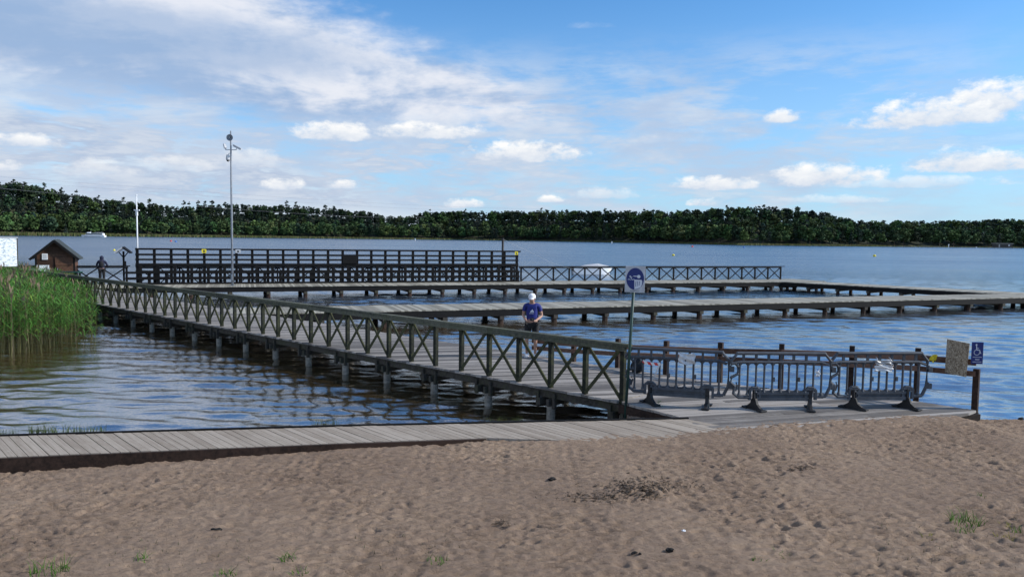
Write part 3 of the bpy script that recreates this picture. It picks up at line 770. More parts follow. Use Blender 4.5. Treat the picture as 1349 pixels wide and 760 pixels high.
# ------------------------------------------------------------------ brown fence on the platform
bf = empty('brown_fence', at(1000, 511), 0, 'brown wooden fence with two rails along the water side of the platform', 'fence')
bpx = [(703, 468.8, 443), (755.6, 476, 442.5), (813.6, 484, 446), (877, 493.2, 449), (948, 503.3, 451), (1028, 511.5, 453), (1120, 519.5, 455.5), (1206.5, 527, 458.5), (1284, 538.5, 486)]
bpos = []
for px, py, ty in bpx:
    p = at(px, py); zt = atY(px, ty, p.y).z; bpos.append((p, min(zt, DECK+1.22)))
for i, (p, zt) in enumerate(bpos):
    if i == 0: continue
    b = MB(); d_ = (bpos[min(i+1, 8)][0]-bpos[i-1][0]).normalized(); b.beam(Vector((p.x, p.y, .2)), Vector((p.x, p.y, zt)), .10, .10, up=tuple(d_)); child(b, 'post', M['brownpost'], bf)
RY = ((448.5, 453, 456, 459, 461.8, 463.5, 466.5, 470.5, 477), (457.5, 462, 465.5, 468.5, 472, 475.5, 479.5, 484.5, 492))
lastz = atY(1272, 474, bpos[-1][0].y).z-DECK
for frac in (0, 1):
    b = MB()
    for i in range(8):
        p, q = bpos[i][0], bpos[i+1][0]; d_ = (q-p).normalized(); off = Vector((d_.y, -d_.x, 0))*.07
        za = atY(bpx[i][0], RY[frac][i], p.y).z; zb_ = atY(bpx[i+1][0], RY[frac][i+1], q.y).z
        b.beam(Vector((p.x, p.y, za))+off, Vector((q.x, q.y, zb_))+off, .04, .115 if not frac else .10)
    child(b, 'rail', M['brown'], bf)
eP = bpos[-1][0]; pP = bpos[-2][0]; dF = (eP-pP).normalized(); nF = Vector((dF.y, -dF.x, 0))
# strand board leaning on the rails
def fplane(px): # point on the fence line under pixel column
    d = ray(px, 500); # intersect vertical plane
    a = pP; n = nF; tt = (a.x*n.x+a.y*n.y)/(d.x*n.x+d.y*n.y); return Vector((d.x*tt, d.y*tt, 0))
oc = fplane(1261.5)+nF*.11; z0, z1 = atY(1261.5, 493, oc.y).z, atY(1261.5, 449, oc.y).z
osb = empty('strand_board', Vector((oc.x, oc.y, z0)), math.atan2(dF.y, dF.x)+R(3), 'square of strand board fixed to the brown fence near its right end', 'board')
h_ = z1-z0; MB().slab([(-.19, .02), (.17, -.03), (.20, h_-.03), (-.18, h_+.02)], (0, 0, 0), (1, 0, 0), (0, 0, 1), (0, -1, 0), .018).build('panel', M['osb'], osb)
b = MB()
for x in (-.12, .12):
    for z in (.2, .5): b.tube([(x, -.018, z), (x, -.024, z)], .008, 6)
b.build('screw', M['galv'], osb)

# wheelchair sign
wp = fplane(1288)+nF*.13; zc = atY(1288.5, 465, wp.y).z
ws = empty('access_sign', Vector((wp.x, wp.y, zc)), R(-4), 'dark blue sign with a white wheelchair symbol on the right end post', 'sign')
w_, h_ = .21, .41
MB().box((0, 0, 0), (w_, .012, h_)).build('plate', M['bluesign'], ws, bevel=.004)
def disc(b, c, r, y, n=20, ri=0):
    if ri == 0: b.slab([(c[0]+r*math.cos(2*math.pi*i/n), c[1]+r*math.sin(2*math.pi*i/n)) for i in range(n)], (0, y, 0), (1, 0, 0), (0, 0, 1), (0, -1, 0), .003)
    else:
        for i in range(n):
            a, e = 2*math.pi*i/n, 2*math.pi*(i+1)/n
            b.slab([(c[0]+ri*math.cos(a), c[1]+ri*math.sin(a)), (c[0]+r*math.cos(a), c[1]+r*math.sin(a)), (c[0]+r*math.cos(e), c[1]+r*math.sin(e)), (c[0]+ri*math.cos(e), c[1]+ri*math.sin(e))], (0, y, 0), (1, 0, 0), (0, 0, 1), (0, -1, 0), .003)
def strk(b, a, e, w, y):
    a, e = Vector(a), Vector(e); d = (e-a).normalized(); n = Vector((-d.y, d.x))*w/2
    b.slab([tuple(a-n), tuple(e-n), tuple(e+n), tuple(a+n)], (0, y, 0), (1, 0, 0), (0, 0, 1), (0, -1, 0), .003)
b = MB(); Y = -.0065
disc(b, (-.025, .155), .016, Y); strk(b, (-.024, .138), (-.014, .06), .016, Y); strk(b, (-.02, .095), (.025, .088), .010, Y)
strk(b, (-.016, .06), (.035, .055), .014, Y-.0005); strk(b, (.035, .06), (.055, -.005), .013, Y); strk(b, (.052, -.005), (.066, 0), .010, Y-.0005)
for i in range(22):
    a, e = R(70+i*300/22), R(70+(i+1)*300/22); c = (-.012, .012); r1, r2 = .045, .054
    b.slab([(c[0]+r1*math.cos(a), c[1]+r1*math.sin(a)), (c[0]+r2*math.cos(a), c[1]+r2*math.sin(a)), (c[0]+r2*math.cos(e), c[1]+r2*math.sin(e)), (c[0]+r1*math.cos(e), c[1]+r1*math.sin(e))], (0, Y+.0004, 0), (1, 0, 0), (0, 0, 1), (0, -1, 0), .003)
b.build('wheelchair_symbol', M['signwhite'], ws)
b = MB(); strk(b, (-.08, -.075), (.08, -.075), .008, Y); strk(b, (-.08, -.165), (.08, -.165), .008, Y)
for i in range(5): strk(b, (-.035+i*.016, -.12), (-.025+i*.016, -.12), .018, Y)
b.build('line_marking', M['signwhite'], ws)
MB().box((0, .05, -.02), (.03, .1, .2)).build('bracket', M['galv'], ws)

# yellow ribbon knot
yp = fplane(1229)+nF*.12; zc = atY(1229, 470, yp.y).z
yr = empty('yellow_tape', Vector((yp.x, yp.y, zc)), 0, 'bright yellow tape knotted round the top rail beside the third barrier', 'tape')
b = MB(); r = random.Random(2)
for k in range(6):
    a = r.uniform(0, 6.28); L = r.uniform(.05, .09); pts = [Vector((0, 0, 0)), Vector((math.cos(a)*L, -.02, math.sin(a)*L)), Vector((math.cos(a+.9)*L*.9, -.03, math.sin(a+.9)*L*.8)), Vector((.0, -.01, .01))]
    for i in range(3): b.beam(pts[i], pts[i+1], .035, .006, up=(0, 1, .3))
b.beam((0, -.02, 0), (.01, -.03, -.11), .03, .006, up=(0, 1, .3)); b.build('ribbon_loops', M['yellow'], yr); MB().ball((0, -.01, 0), (.03, .02, .025)).build('knot', M['yellow'], yr)

# ------------------------------------------------------------------ sign on green post
sp = at(824, 531); sg = empty('bathing_sign', sp, 0, 'square sign with blue oval on a slim green post at the railing end', 'sign')
topc = atY(836.5, 368, sp.y); tv = topc-sp
MB().tube([(0, 0, -.3), tuple(tv+Vector((.0, .03, .2)))], .028, 12).build('post', M['greenpost'], sg, smooth=True)
ss_ = empty('sign_plate_holder', (0, 0, 0)) if False else None
Wd, Hd = .37, .49
tilt = Matrix.Rotation(R(-1.5), 4, 'Y')
def onplate(b, name, mat, par, dy=0):
    o = b.build(name, mat, par); return o
pl = MB(); pl.box((0, 0, 0), (Wd, .012, Hd)); po = pl.build('sign_plate', M['signplate'], sg, bevel=.003); po.location = tv+Vector((0, -.01, 0)); po.rotation_euler = (0, R(1.5), R(-2))
b = MB(); b.slab([(.165*math.cos(2*math.pi*i/36), .01+.205*math.sin(2*math.pi*i/36)) for i in range(36)], (0, -.0062, 0), (1, 0, 0), (0, 0, 1), (0, -1, 0), .003)
b.build('blue_oval', M['bluesign'], po)
b = MB(); Y = -.0095
disc(b, (.065, .055), .032, Y)                                       # big head
strk(b, (.035, .060), (-.035, .060), .014, Y)                        # outstretched arm
b.slab([(-.015, -.005), (.12, -.005), (.135, -.03), (.13, -.10), (.105, -.145), (.05, -.175), (-.005, -.185)], (0, Y, 0), (1, 0, 0), (0, 0, 1), (0, -1, 0), .003)
disc(b, (-.095, .055), .013, Y); strk(b, (-.095, .04), (-.07, .018), .012, Y); strk(b, (-.06, .05), (-.075, .02), .012, Y-.0005)
for x in (-.135, -.085, -.045): strk(b, (x, -.012), (x+.022, .004), .009, Y); strk(b, (x+.02, .003), (x+.042, -.012), .009, Y-.0005)
b.build('pictogram', M['signwhite'], po)
b = MB()
for x in (.018, .05, .085): strk(b, (x, -.03), (x-.008, -.14+x*.3), .008, Y-.0035)
b.build('pictogram_line', M['bluesign'], po)
b = MB(); strk(b, (-.09, -.215), (.09, -.215), .006, -.0065); b.build('caption_line', M['rubber'], po)
b = MB(); b.box((0, .02, .15), (.09, .03, .03)); b.box((0, .02, -.15), (.09, .03, .03)); b.build('clamp', M['galv'], po)

# ------------------------------------------------------------------ plastic barriers
def make_barrier():
    root = empty('plastic_barrier', (0, 0, 0)); b = MB(); T = .045
    def bar(pts, r=.019, close=False):
        if close: pts = pts+[pts[0]]
        b.tube([(p[0], 0, p[1]) for p in pts], r, 8)
        for p in pts[1:-1]: b.ball((p[0], 0, p[1]), r, 8, 6)
    zt, zl, zb = 1.04, .88, .30
    # outer outline: chamfered top corners, key-shaped left side, straight right side with chamfered foot
    bar([(.015, .845), (.015, .90), (.14, zt), (1.86, zt), (1.985, .90), (1.985, .42), (1.90, .245)], .032)
    bar([(.015, .845), (.10, .86), (.155, .80), (.155, .66), (.03, .595), (.02, .50), (.10, .43), (.08, .30), (.17, .23), (.40, .23)], .030)
    bar([(.13, .50), (.15, .44), (.12, .34)], .018)
    bar([(1.90, .245), (1.72, .235)], .03)
    # second rail and slots
    bar([(.10, .865), (.2, zl), (1.8, zl), (1.95, .83)], .028)
    n = 6
    for i in range(n+1): x = .26+(1.74-.26)*i/n; b.box((x, 0, (zt+zl)/2), (.045, .036, zt-zl))
    # bars with flared ends
    xs = [.19+i*.162 for i in range(11)]
    for i, x in enumerate(xs):
        lowz = zb+.02 if .4 < x < 1.68 else .27
        b.tube([(x, 0, zl-.005), (x, 0, zl-.05), (x, 0, lowz+.05), (x, 0, lowz)], [.04, .021, .021, .038], 8)
        if i < len(xs)-1:
            xm = x+.081; b.tube([(x+.01, 0, zl-.055), (xm-.035, 0, zl-.02), (xm+.035, 0, zl-.02), (x+.152, 0, zl-.055)], .015, 6)
            if .4 < x < 1.6: b.tube([(x+.01, 0, lowz+.05), (xm-.035, 0, lowz+.02), (xm+.035, 0, lowz+.02), (x+.152, 0, lowz+.05)], .015, 6)
    # bottom panel: recessed box beam between the feet
    b.box((1.05, 0, .305), (1.02, .06, .05)); b.box((1.05, 0, .195), (1.02, .06, .06)); b.box((1.05, .004, .252), (1.02, .02, .07))
    for x in (.40, .60, 1.50, 1.70): b.box((x, 0, .275), (.05, .05, .19))
    b.box((.28, 0, .215), (.22, .045, .03)); b.box((1.78, 0, .225), (.14, .045, .03))
    for x in (.50, 1.60):
        b.tube([(x-.10, 0, .365), (x-.05, 0, .41), (x+.05, 0, .41), (x+.10, 0, .365)], .026, 8); b.box((x, 0, .375), (.2, .06, .03))
    for x in (.84, 1.38): b.box((x+(.02 if x < 1 else -.02), -.01, .56), (.04, .03, .08))
    b.build('panel', M['plastic'], root, smooth=False)
    for z in (.74, .42):
        h = MB(); h.box((2.045, 0, z), (.09, .05, .10)); h.tube([(2.01, 0, z), (2.01, 0, z+.07)], .03, 8)
        h.build('connector', M['plastic'], root, bevel=.008)
    for x, sc in ((.50, 1), (1.60, 1)):
        f = MB()
        f.box((0, 0, .27), (.075, .05, .22))                       # stem
        prof = [(-.26, 0), (.26, 0), (.26, .028), (.17, .05), (.085, .11), (.045, .21), (-.045, .21), (-.085, .11), (-.17, .05), (-.26, .028)]
        f.slab(prof, (-.03, 0, 0), (0, 1, 0), (0, 0, 1), (1, 0, 0), .06)
        f.box((0, .2, .014), (.15, .13, .028)); f.box((0, -.2, .014), (.15, .13, .028)); f.box((0, 0, .012), (.085, .40, .022))
        o = f.build('foot', M['rubber'], root, bevel=.006); o.location = (x, 0, 0)
    return root
bar0 = make_barrier()
blabels = ['first plastic barrier from the sign post, holding crumpled white paper and red and white tape',
           'middle plastic barrier of the row across the platform, with nothing tied along its top',
           'third plastic barrier farthest right, with clear and white sheet tied on it']
bars = []
for i, (l, r_, ra, rb_) in enumerate((((857.5, 532), (934.5, 537), 38, -8), ((995, 539.5), (1068.5, 539.5), 22, -18), ((1125.4, 538.5), (1199.5, 538), 40, 28))):
    o = bar0 if i == 0 else copy_tree(bar0)
    a, c = at(*l), at(*r_); d = (c-a).normalized(); o.location = a-d*.50+Vector((0, 0, .006)); o.rotation_euler = (0, 0, math.atan2(d.y, d.x))
    o.scale = (.955, 1, 1); tag(o, blabels[i], 'barrier', 'grey plastic barriers across the platform'); bars.append((o, a, d))
    fs = [ch for ch in o.children if ch.name.startswith('foot')]
    for ch, an in zip(sorted(fs, key=lambda c: c.location.x), (ra, rb_)): ch.rotation_euler = (0, 0, R(an))
bpy.context.view_layer.update()
def barpt(i, x, z, off=-.04):
    o, a, d = bars[i]; n = Vector((d.y, -d.x, 0)); return a+d*(x-.50)+n*(-off)+Vector((0, 0, z))
def sheet(name, i, x0, x1, z0, z1, mat, label, cat, seed, amp=.02, sag=0):
    o = empty(name, barpt(i, (x0+x1)/2, z1), bars[i][0].rotation_euler.z, label, cat)
    n, k = 14, 12; V = []; r = random.Random(seed)
    for b_ in range(k+1):
        for a_ in range(n+1):
            u, v = a_/n, b_/k; x = (u-.5)*(x1-x0); z = -(1-v)*(z1-z0) - sag*math.sin(u*3.14)
            y = amp*(math.sin(u*9+seed+v*4)+math.sin(v*11+seed*2+u*5))*(.4+.6*(1-v)); x += .012*math.sin(v*9+seed)
            V.append((x, y, z+.01*math.sin(u*7+seed)))
    Q = [(j*(n+1)+i_, j*(n+1)+i_+1, (j+1)*(n+1)+i_+1, (j+1)*(n+1)+i_) for j in range(k) for i_ in range(n)]
    b = MB(); b.add(V, Q); ob = b.build('crumpled_sheet', mat, o, smooth=True); sm = ob.modifiers.new('solid', 'SOLIDIFY'); sm.thickness = .002
    b = MB()
    for x in (-(x1-x0)*.4, (x1-x0)*.4): b.tube([(x, 0, 0), (x, .03, .03), (x, .07, .04)], .006, 6)
    b.build('tie', M['signplate'], o)
    return o
sheet('paper_notice', 0, .99, 1.29, .80, 1.0, M['paper'], 'crumpled white paper notice tied to the first barrier', 'notice', 1.3)
sheet('paper_notice', 2, .84, 1.20, .72, .78+.05, M['paper'], 'torn white notice tied low on the third barrier', 'notice', 4.1, .014)
def m_film():
    m, t, b = newmat('clear_film'); setc(t, b, (.55, .56, .57)); b.inputs['Roughness'].default_value = .2; b.inputs['Alpha'].default_value = .45; return m
sheet('plastic_film', 2, .86, 1.18, .835, .93, m_film(), 'clear plastic film hanging above the torn notice on the third barrier', 'plastic film', 2.2, .012)
sheet('paper_notice', 1, 1.60, 1.68, .62, .73, M['paper'], 'small white paper scrap tied on the middle barrier bars', 'notice', 3.0, .006)
to = empty('barrier_tape', barpt(0, .48, .79), bars[0][0].rotation_euler.z, 'red and white striped tape strip tied across the first barrier bars', 'tape')
b = MB(); pts = [(-.15, 0, .03), (-.10, -.01, .0), (0, -.015, -.012), (.10, -.01, -.018), (.18, 0, -.008)]
for i in range(4): b.beam(pts[i], pts[i+1], .004, .055)
b.build('striped_strip', M['stripe'], to)
b = MB(); b.beam((.16, 0, -.02), (.10, -.01, -.20), .004, .035, up=(1, 0, 0)); b.beam((.10, -.01, -.20), (.06, -.0, -.26), .004, .03, up=(1, 0, 0)); b.build('loose_tail', M['paper'], to)

# black bag behind first barrier
bgp = at(839, 491); bag = empty('black_bag', bgp, R(20), 'black rounded bag standing on the deck behind the first barrier', 'bag')
b = MB(); b.ball((0, 0, .14), (.17, .11, .16), 14, 9); b.ball((.02, 0, .22), (.12, .09, .12), 12, 8); b.build('bag_body', M['blackcloth'], bag, smooth=True)
MB().tube([(-.10, 0, .26), (-.05, 0, .36), (.05, 0, .36), (.10, 0, .28)], .014, 6).build('strap', M['blackcloth'], bag)
MB().box((0, -.115, .12), (.18, .03, .12)).build('pocket', M['blackcloth'], bag, bevel=.02)

# ------------------------------------------------------------------ people
def skinmesh(name, pts, edges, mat, parent, sub=2, root=0):
    me = bpy.data.meshes.new(name); me.from_pydata([p[0] for p in pts], edges, [])
    o = bpy.data.objects.new(name+'_src', me); COL.objects.link(o)
    md = o.modifiers.new('skin', 'SKIN'); md.use_smooth_shade = True
    if not me.skin_vertices: me.skin_vertices.new() if hasattr(me.skin_vertices, 'new') else None
    sv = me.skin_vertices[0].data
    for i, p in enumerate(pts):
        r = p[1]; sv[i].radius = (r, r) if not isinstance(r, tuple) else r; sv[i].use_root = (i == root)
    s = o.modifiers.new('sub', 'SUBSURF'); s.levels = sub; s.render_levels = sub
    dg = bpy.context.evaluated_depsgraph_get(); dg.update(); ev = o.evaluated_get(dg)
    nm = bpy.data.meshes.new_from_object(ev); nm.materials.clear(); nm.materials.append(mat)
    nm.polygons.foreach_set('use_smooth', [True]*len(nm.polygons))
    r = bpy.data.objects.new(name, nm); COL.objects.link(r); r.parent = parent
    bpy.data.objects.remove(o); return r
def person(loc, rz, H, label, shirt, shorts, long=False, pose='device', headtilt=.06):
    """local frame: faces -Y; x to the viewer's right when facing the camera"""
    k = H/1.75
    root = empty('person', loc, rz, label, 'person'); root.scale = (k, k, k)
    pel = (0, 0, .93); 
    if pose == 'device':
        LA = [(-.19, .01, 1.42), (-.25, .03, 1.15), (-.12, -.22, 1.02), (-.06, -.27, 1.02)]
        RA = [(.19, .01, 1.42), (.27, .04, 1.15), (.12, -.22, 1.03), (.06, -.27, 1.03)]
        Lg = [(-.10, 0, .90), (-.13, -.05, .48), (-.14, .10, .09)]; Rg = [(.10, 0, .90), (.11, -.02, .48), (.10, .03, .09)]
        hd = (0, -.05, 1.60)
    else:
        LA = [(-.19, 0, 1.40), (-.30, -.10, 1.16), (-.20, -.34, 1.12), (-.16, -.40, 1.11)]
        RA = [(.19, 0, 1.40), (.30, -.10, 1.16), (.20, -.34, 1.12), (.16, -.40, 1.11)]
        Lg = [(-.10, .04, .90), (-.11, .03, .48), (-.12, .10, .09)]; Rg = [(.10, .04, .90), (.09, .0, .48), (.08, .05, .09)]
        hd = (0, -.08, 1.59)
    P = [((0, 0, .95), (.12, .085) if long else (.15, .11)), ((0, .0, 1.12), (.135, .095)), ((0, .005, 1.32), (.165, .11)), ((0, .0, 1.44), (.10, .08)), ((0, -.015, 1.51), .055), ((hd[0], hd[1], hd[2]-.03), (.075, .09)), ((hd[0], hd[1]-.0, hd[2]+.07), (.078, .092))]
    E = [(0, 1), (1, 2), (2, 3), (3, 4), (4, 5), (5, 6)]
    for A in (LA, RA):
        b0 = len(P); P += [(A[0], .058), (A[1], .042), (A[2], .028), (A[3], (.035, .02))]; E += [(3, b0), (b0, b0+1), (b0+1, b0+2), (b0+2, b0+3)]
    for G in (Lg, Rg):
        b0 = len(P); P += [(G[0], .095), (tuple(np.add(G[0], np.subtract(G[1], G[0])*.4)), .078), (G[1], .055), (tuple(np.add(G[1], np.subtract(G[2], G[1])*.35)), .056), (G[2], .036), ((G[2][0], G[2][1]-.12, .045), .035)]
        E += [(0, b0), (b0, b0+1), (b0+1, b0+2), (b0+2, b0+3), (b0+3, b0+4), (b0+4, b0+5)]
    body = skinmesh('body', P, E, M['skin'] if not long else M['skin'], root)
    # fingers: five chains per hand, curled round the device / rail
    for A, sgn in ((LA, 1), (RA, -1)):
        h = Vector(A[3]); w = Vector(A[2]); d = (h-w).normalized()
        for f in range(4):
            o_ = Vector((0, 0, .028-.018*f)); L = (.030, .034, .032, .026)[f]
            a = h+o_+d*.01; p = [(tuple(a), .0095), (tuple(a+d*L+Vector((sgn*.004, 0, 0))), .009), (tuple(a+d*L*1.5+Vector((sgn*.022, 0, -.004))), .008), (tuple(a+d*L*1.3+Vector((sgn*.038, .004, -.010))), .007)]
            skinmesh('finger', p, [(0, 1), (1, 2), (2, 3)], M['skin'], root, 1)
        a = h+Vector((0, 0, .03)); skinmesh('thumb', [(tuple(a-d*.02), .011), (tuple(a+Vector((sgn*.012, -.012, .022))), .010), (tuple(a+Vector((sgn*.030, -.022, .028))), .008)], [(0, 1), (1, 2)], M['skin'], root, 1)
    # face
    fz = hd[2]+.0
    fc = MB(); fc.ball((hd[0], hd[1]-.098, fz+.0), (.013, .02, .022)); fc.build('nose', M['skin'], root, smooth=True)
    for s in (-1, 1):
        MB().ball((hd[0]+s*.032, hd[1]-.083, fz+.028), (.012, .008, .007)).build('eye', M['rubber'], root, smooth=True)
        MB().ball((hd[0]+s*.082, hd[1]+.005, fz+.01), (.012, .022, .032)).build('ear', M['skin'], root, smooth=True)
    MB().ball((hd[0], hd[1]-.087, fz-.045), (.026, .008, .006)).build('mouth', M['red'] if False else M['hair'], root, smooth=True)
    # shirt
    S = [((0, 0.02 if long else 0, 0.80 if long else .90), (.21, .18) if long else (.170, .125)), ((0, 0, 1.08), (.158, .118)), ((0, .005, 1.31), (.188, .132)), ((0, 0, 1.435), (.125, .10))]
    ES = [(0, 1), (1, 2), (2, 3)]
    for A in (LA, RA):
        b0 = len(S); A0, A1, A2_ = (Vector(q) for q in A[:3]); e = A0.lerp(A1, .62)
        if long: S += [(tuple(A0), .074), (tuple(A1), .058), (tuple(A2_), .042)]; ES += [(3, b0), (b0, b0+1), (b0+1, b0+2)]
        else: S += [(tuple(A0), .075), (tuple(e), .062)]; ES += [(3, b0), (b0, b0+1)]
    skinmesh('hoodie' if long else 'jersey', S, ES, shirt, root)
    Sh = [((0, .01, .98), (.165, .13))]; EH = []
    for G in (Lg, Rg):
        b0 = len(Sh); g0, g1, g2 = (Vector(q) for q in G)
        if long: Sh += [(tuple(g0), .115), (tuple(g1), .075), (tuple(g2), .055)]; EH += [(0, b0), (b0, b0+1), (b0+1, b0+2)]
        else: Sh += [(tuple(g0), .115), (tuple(g0.lerp(g1, .45)), .105), (tuple(g0.lerp(g1, .80)), .10)]; EH += [(0, b0), (b0, b0+1), (b0+1, b0+2)]
    skinmesh('trousers' if long else 'shorts', Sh, EH, shorts, root)
    for G in (Lg, Rg):
        b = MB(); x, y = G[2][0], G[2][1]; b.ball((x, y-.07, .045), (.05, .14, .05), 12, 8); b.ball((x, y+.02, .06), (.045, .055, .06), 10, 7); b.box((x, y-.06, .012), (.085, .26, .022))
        b.build('shoe', M['whitecloth'] if not long else M['blackcloth'], root, smooth=False)
    return root, hd
pl_ = at(700, 470.5)
pr, hd = person(pl_, R(-8), 1.66, 'person in blue jersey, black shorts and white cap looking down at a small black device', M['blueshirt'], M['blackcloth'])
b = MB(); hx = Vector(hd)
b.ball((0, hd[1]+.008, hd[2]+.085), (.100, .118, .085), 16, 9); b.tube([(0, hd[1], hd[2]+.03), (0, hd[1], hd[2]+.10)], [.100, .100], 18)
for i in range(1): b.slab([(-.075, 0), (-.07, -.07), (-.035, -.115), (.035, -.115), (.07, -.07), (.075, 0)], (0, hd[1]-.085, hd[2]+.045), (1, 0, 0), Vector((0, 1, .35)).normalized(), Vector((0, -.35, 1)).normalized(), .008)
b.build('cap', M['whitecloth'], pr, smooth=True)
# logo on the chest: three slanted bars over a small word
lg = MB(); LY = -.148
for i, (x, h) in enumerate(((-.052, .032), (-.018, .055), (.018, .078))):
    lg.slab([(x, 0), (x+.027, 0), (x+.027-.0+.0, 0), (x+.027-h*.42, h*.95), (x-h*.42, h*.95-.012)] if False else [(x, 0), (x+.029, 0), (x+.029-h*.5, h), (x+.010-h*.5, h-.014)], (.022, LY, 1.26), (1, 0, 0), (0, .06, 1), (0, -1, 0), .004)
lg.build('chest_logo', M['whitecloth'], pr)
def text(s, size, mat, par, loc, rot, name):
    c = bpy.data.curves.new(name, 'FONT'); c.body = s; c.size = size; c.align_x = 'CENTER'; c.extrude = .0015
    o = bpy.data.objects.new(name+'_src', c); COL.objects.link(o); dg = bpy.context.evaluated_depsgraph_get(); dg.update()
    me = bpy.data.meshes.new_from_object(o.evaluated_get(dg)); bpy.data.objects.remove(o); me.materials.clear(); me.materials.append(mat)
    r = bpy.data.objects.new(name, me); COL.objects.link(r); r.parent = par; r.location = loc; r.rotation_euler = rot; return r
text('adidas', .048, M['whitecloth'], pr, (.0, LY-.002, 1.215), (R(90), 0, 0), 'chest_lettering')
dv = empty('handheld_device', pl_+Vector((.0, -.27, 1.02)), R(-8), 'small black handheld device held at the waist by the person in blue', 'device')
b = MB(); b.box((0, 0, 0), (.10, .035, .075), rot=Matrix.Rotation(R(-40), 3, 'X')); b.build('device_body', M['blackcloth'], dv, bevel=.006)
MB().tube([(0, -.015, .0), (0, -.05, -.02)], .022, 12).build('lens', M['rubber'], dv)
MB().tube([(-.05, .01, .02), (-.06, .05, -.09), (-.04, .02, -.14), (-.02, 0, -.05)], .006, 6).build('strap', M['blackcloth'], dv)
# far person at the railing, seen from behind
fp = at(131, 376.5); q = p2((fp-A2).dot(u2), .48); 
pr2, hd2 = person(q, math.atan2(n2.y, n2.x)-math.pi/2+math.pi*1.0+R(180)*0, 1.72, 'person in dark hooded top leaning on the far railing, seen from behind', M['navycloth'], M['blackcloth'], long=True, pose='lean')
pr2.rotation_euler.z = math.atan2(-n2.y, -n2.x)+math.pi/2
b = MB(); b.ball((0, hd2[1]+.02, hd2[2]+.03), (.115, .125, .14), 14, 9); b.ball((0, hd2[1]+.06, hd2[2]-.10), (.13, .10, .08), 12, 8); b.build('hood', M['navycloth'], pr2, smooth=True)
b = MB(); b.ball((0, .14, 1.24), (.13, .09, .20), 12, 9); b.build('rucksack', M['blackcloth'], pr2, smooth=True)

# ------------------------------------------------------------------ far shore: terrain, forest, reeds
pxD = [-900, -500, -200, 0, 300, 600, 720, 975, 1150, 1349, 1700, 2200]; Dv = [520, 560, 620, 670, 860, 1060, 1000, 680, 760, 850, 900, 900]
skx = [-900, -200, 0, 30, 60, 90, 120, 150, 170, 200, 230, 260, 300, 330, 380, 440, 480, 510, 535, 560, 620, 700, 780, 850, 900, 960, 1000, 1050, 1090, 1120, 1160, 1250, 1349, 1700, 2200]
sky_ = [222, 232, 238, 240, 246, 252, 258, 262, 263, 266, 270, 270, 267, 268, 268, 272, 278, 284, 285, 279, 278, 277, 278, 277, 277, 273, 272, 275, 281, 290, 291, 291, 288, 290, 300]
def azpx(a): return CX+1000*np.tan(a)
def Hpx(px): return 313.5+.0131*(px-CX)
def shoreD(px): return np.interp(px, pxD, Dv)+np.where(px < 2000, 6*np.sin(px*.021)+4*np.sin(px*.057), 0)
def topz(px, D): return CAM_Z+(Hpx(px)-np.interp(px, skx, sky_))/1000*D
def terr(px, off):
    D = shoreD(px); ridge = np.maximum(topz(px, D+100)-15.5, 1.5); return .3+sstep(off, 0, 105)*(ridge-.3)+1.0*sstep(off, 0, 12)
def world_pt(px, D):
    u = (px-CX)/1000; return u*D, D      # D is depth along +Y
def make_terrain():
    px = np.linspace(-700, 2100, 420); off = np.array([-14, -5, 0, 6, 15, 30, 50, 70, 90, 110, 140, 200, 400])
    PX, OF = np.meshgrid(px, off, indexing='ij'); D = shoreD(PX)+OF; x, y = world_pt(PX, D)
    z = np.where(OF < -1, -.6+.04*(OF+14), terr(PX, np.clip(OF, 0, 120)))
    z = z-np.clip(OF-110, 0, 300)*.03
    m, t, b = newmat('forest_floor'); n = noise(t, geo(t), .15, 5); setc(t, b, mixc(t, n.ss(.3, .7), (.02, .026, .012), (.05, .055, .025))); b.inputs['Roughness'].default_value = .95
    o = np_mesh('far_hills', np.stack([x, y, z], -1).reshape(-1, 3), gridq(len(px), len(off)), m); tag(o, kind='structure')
make_terrain()
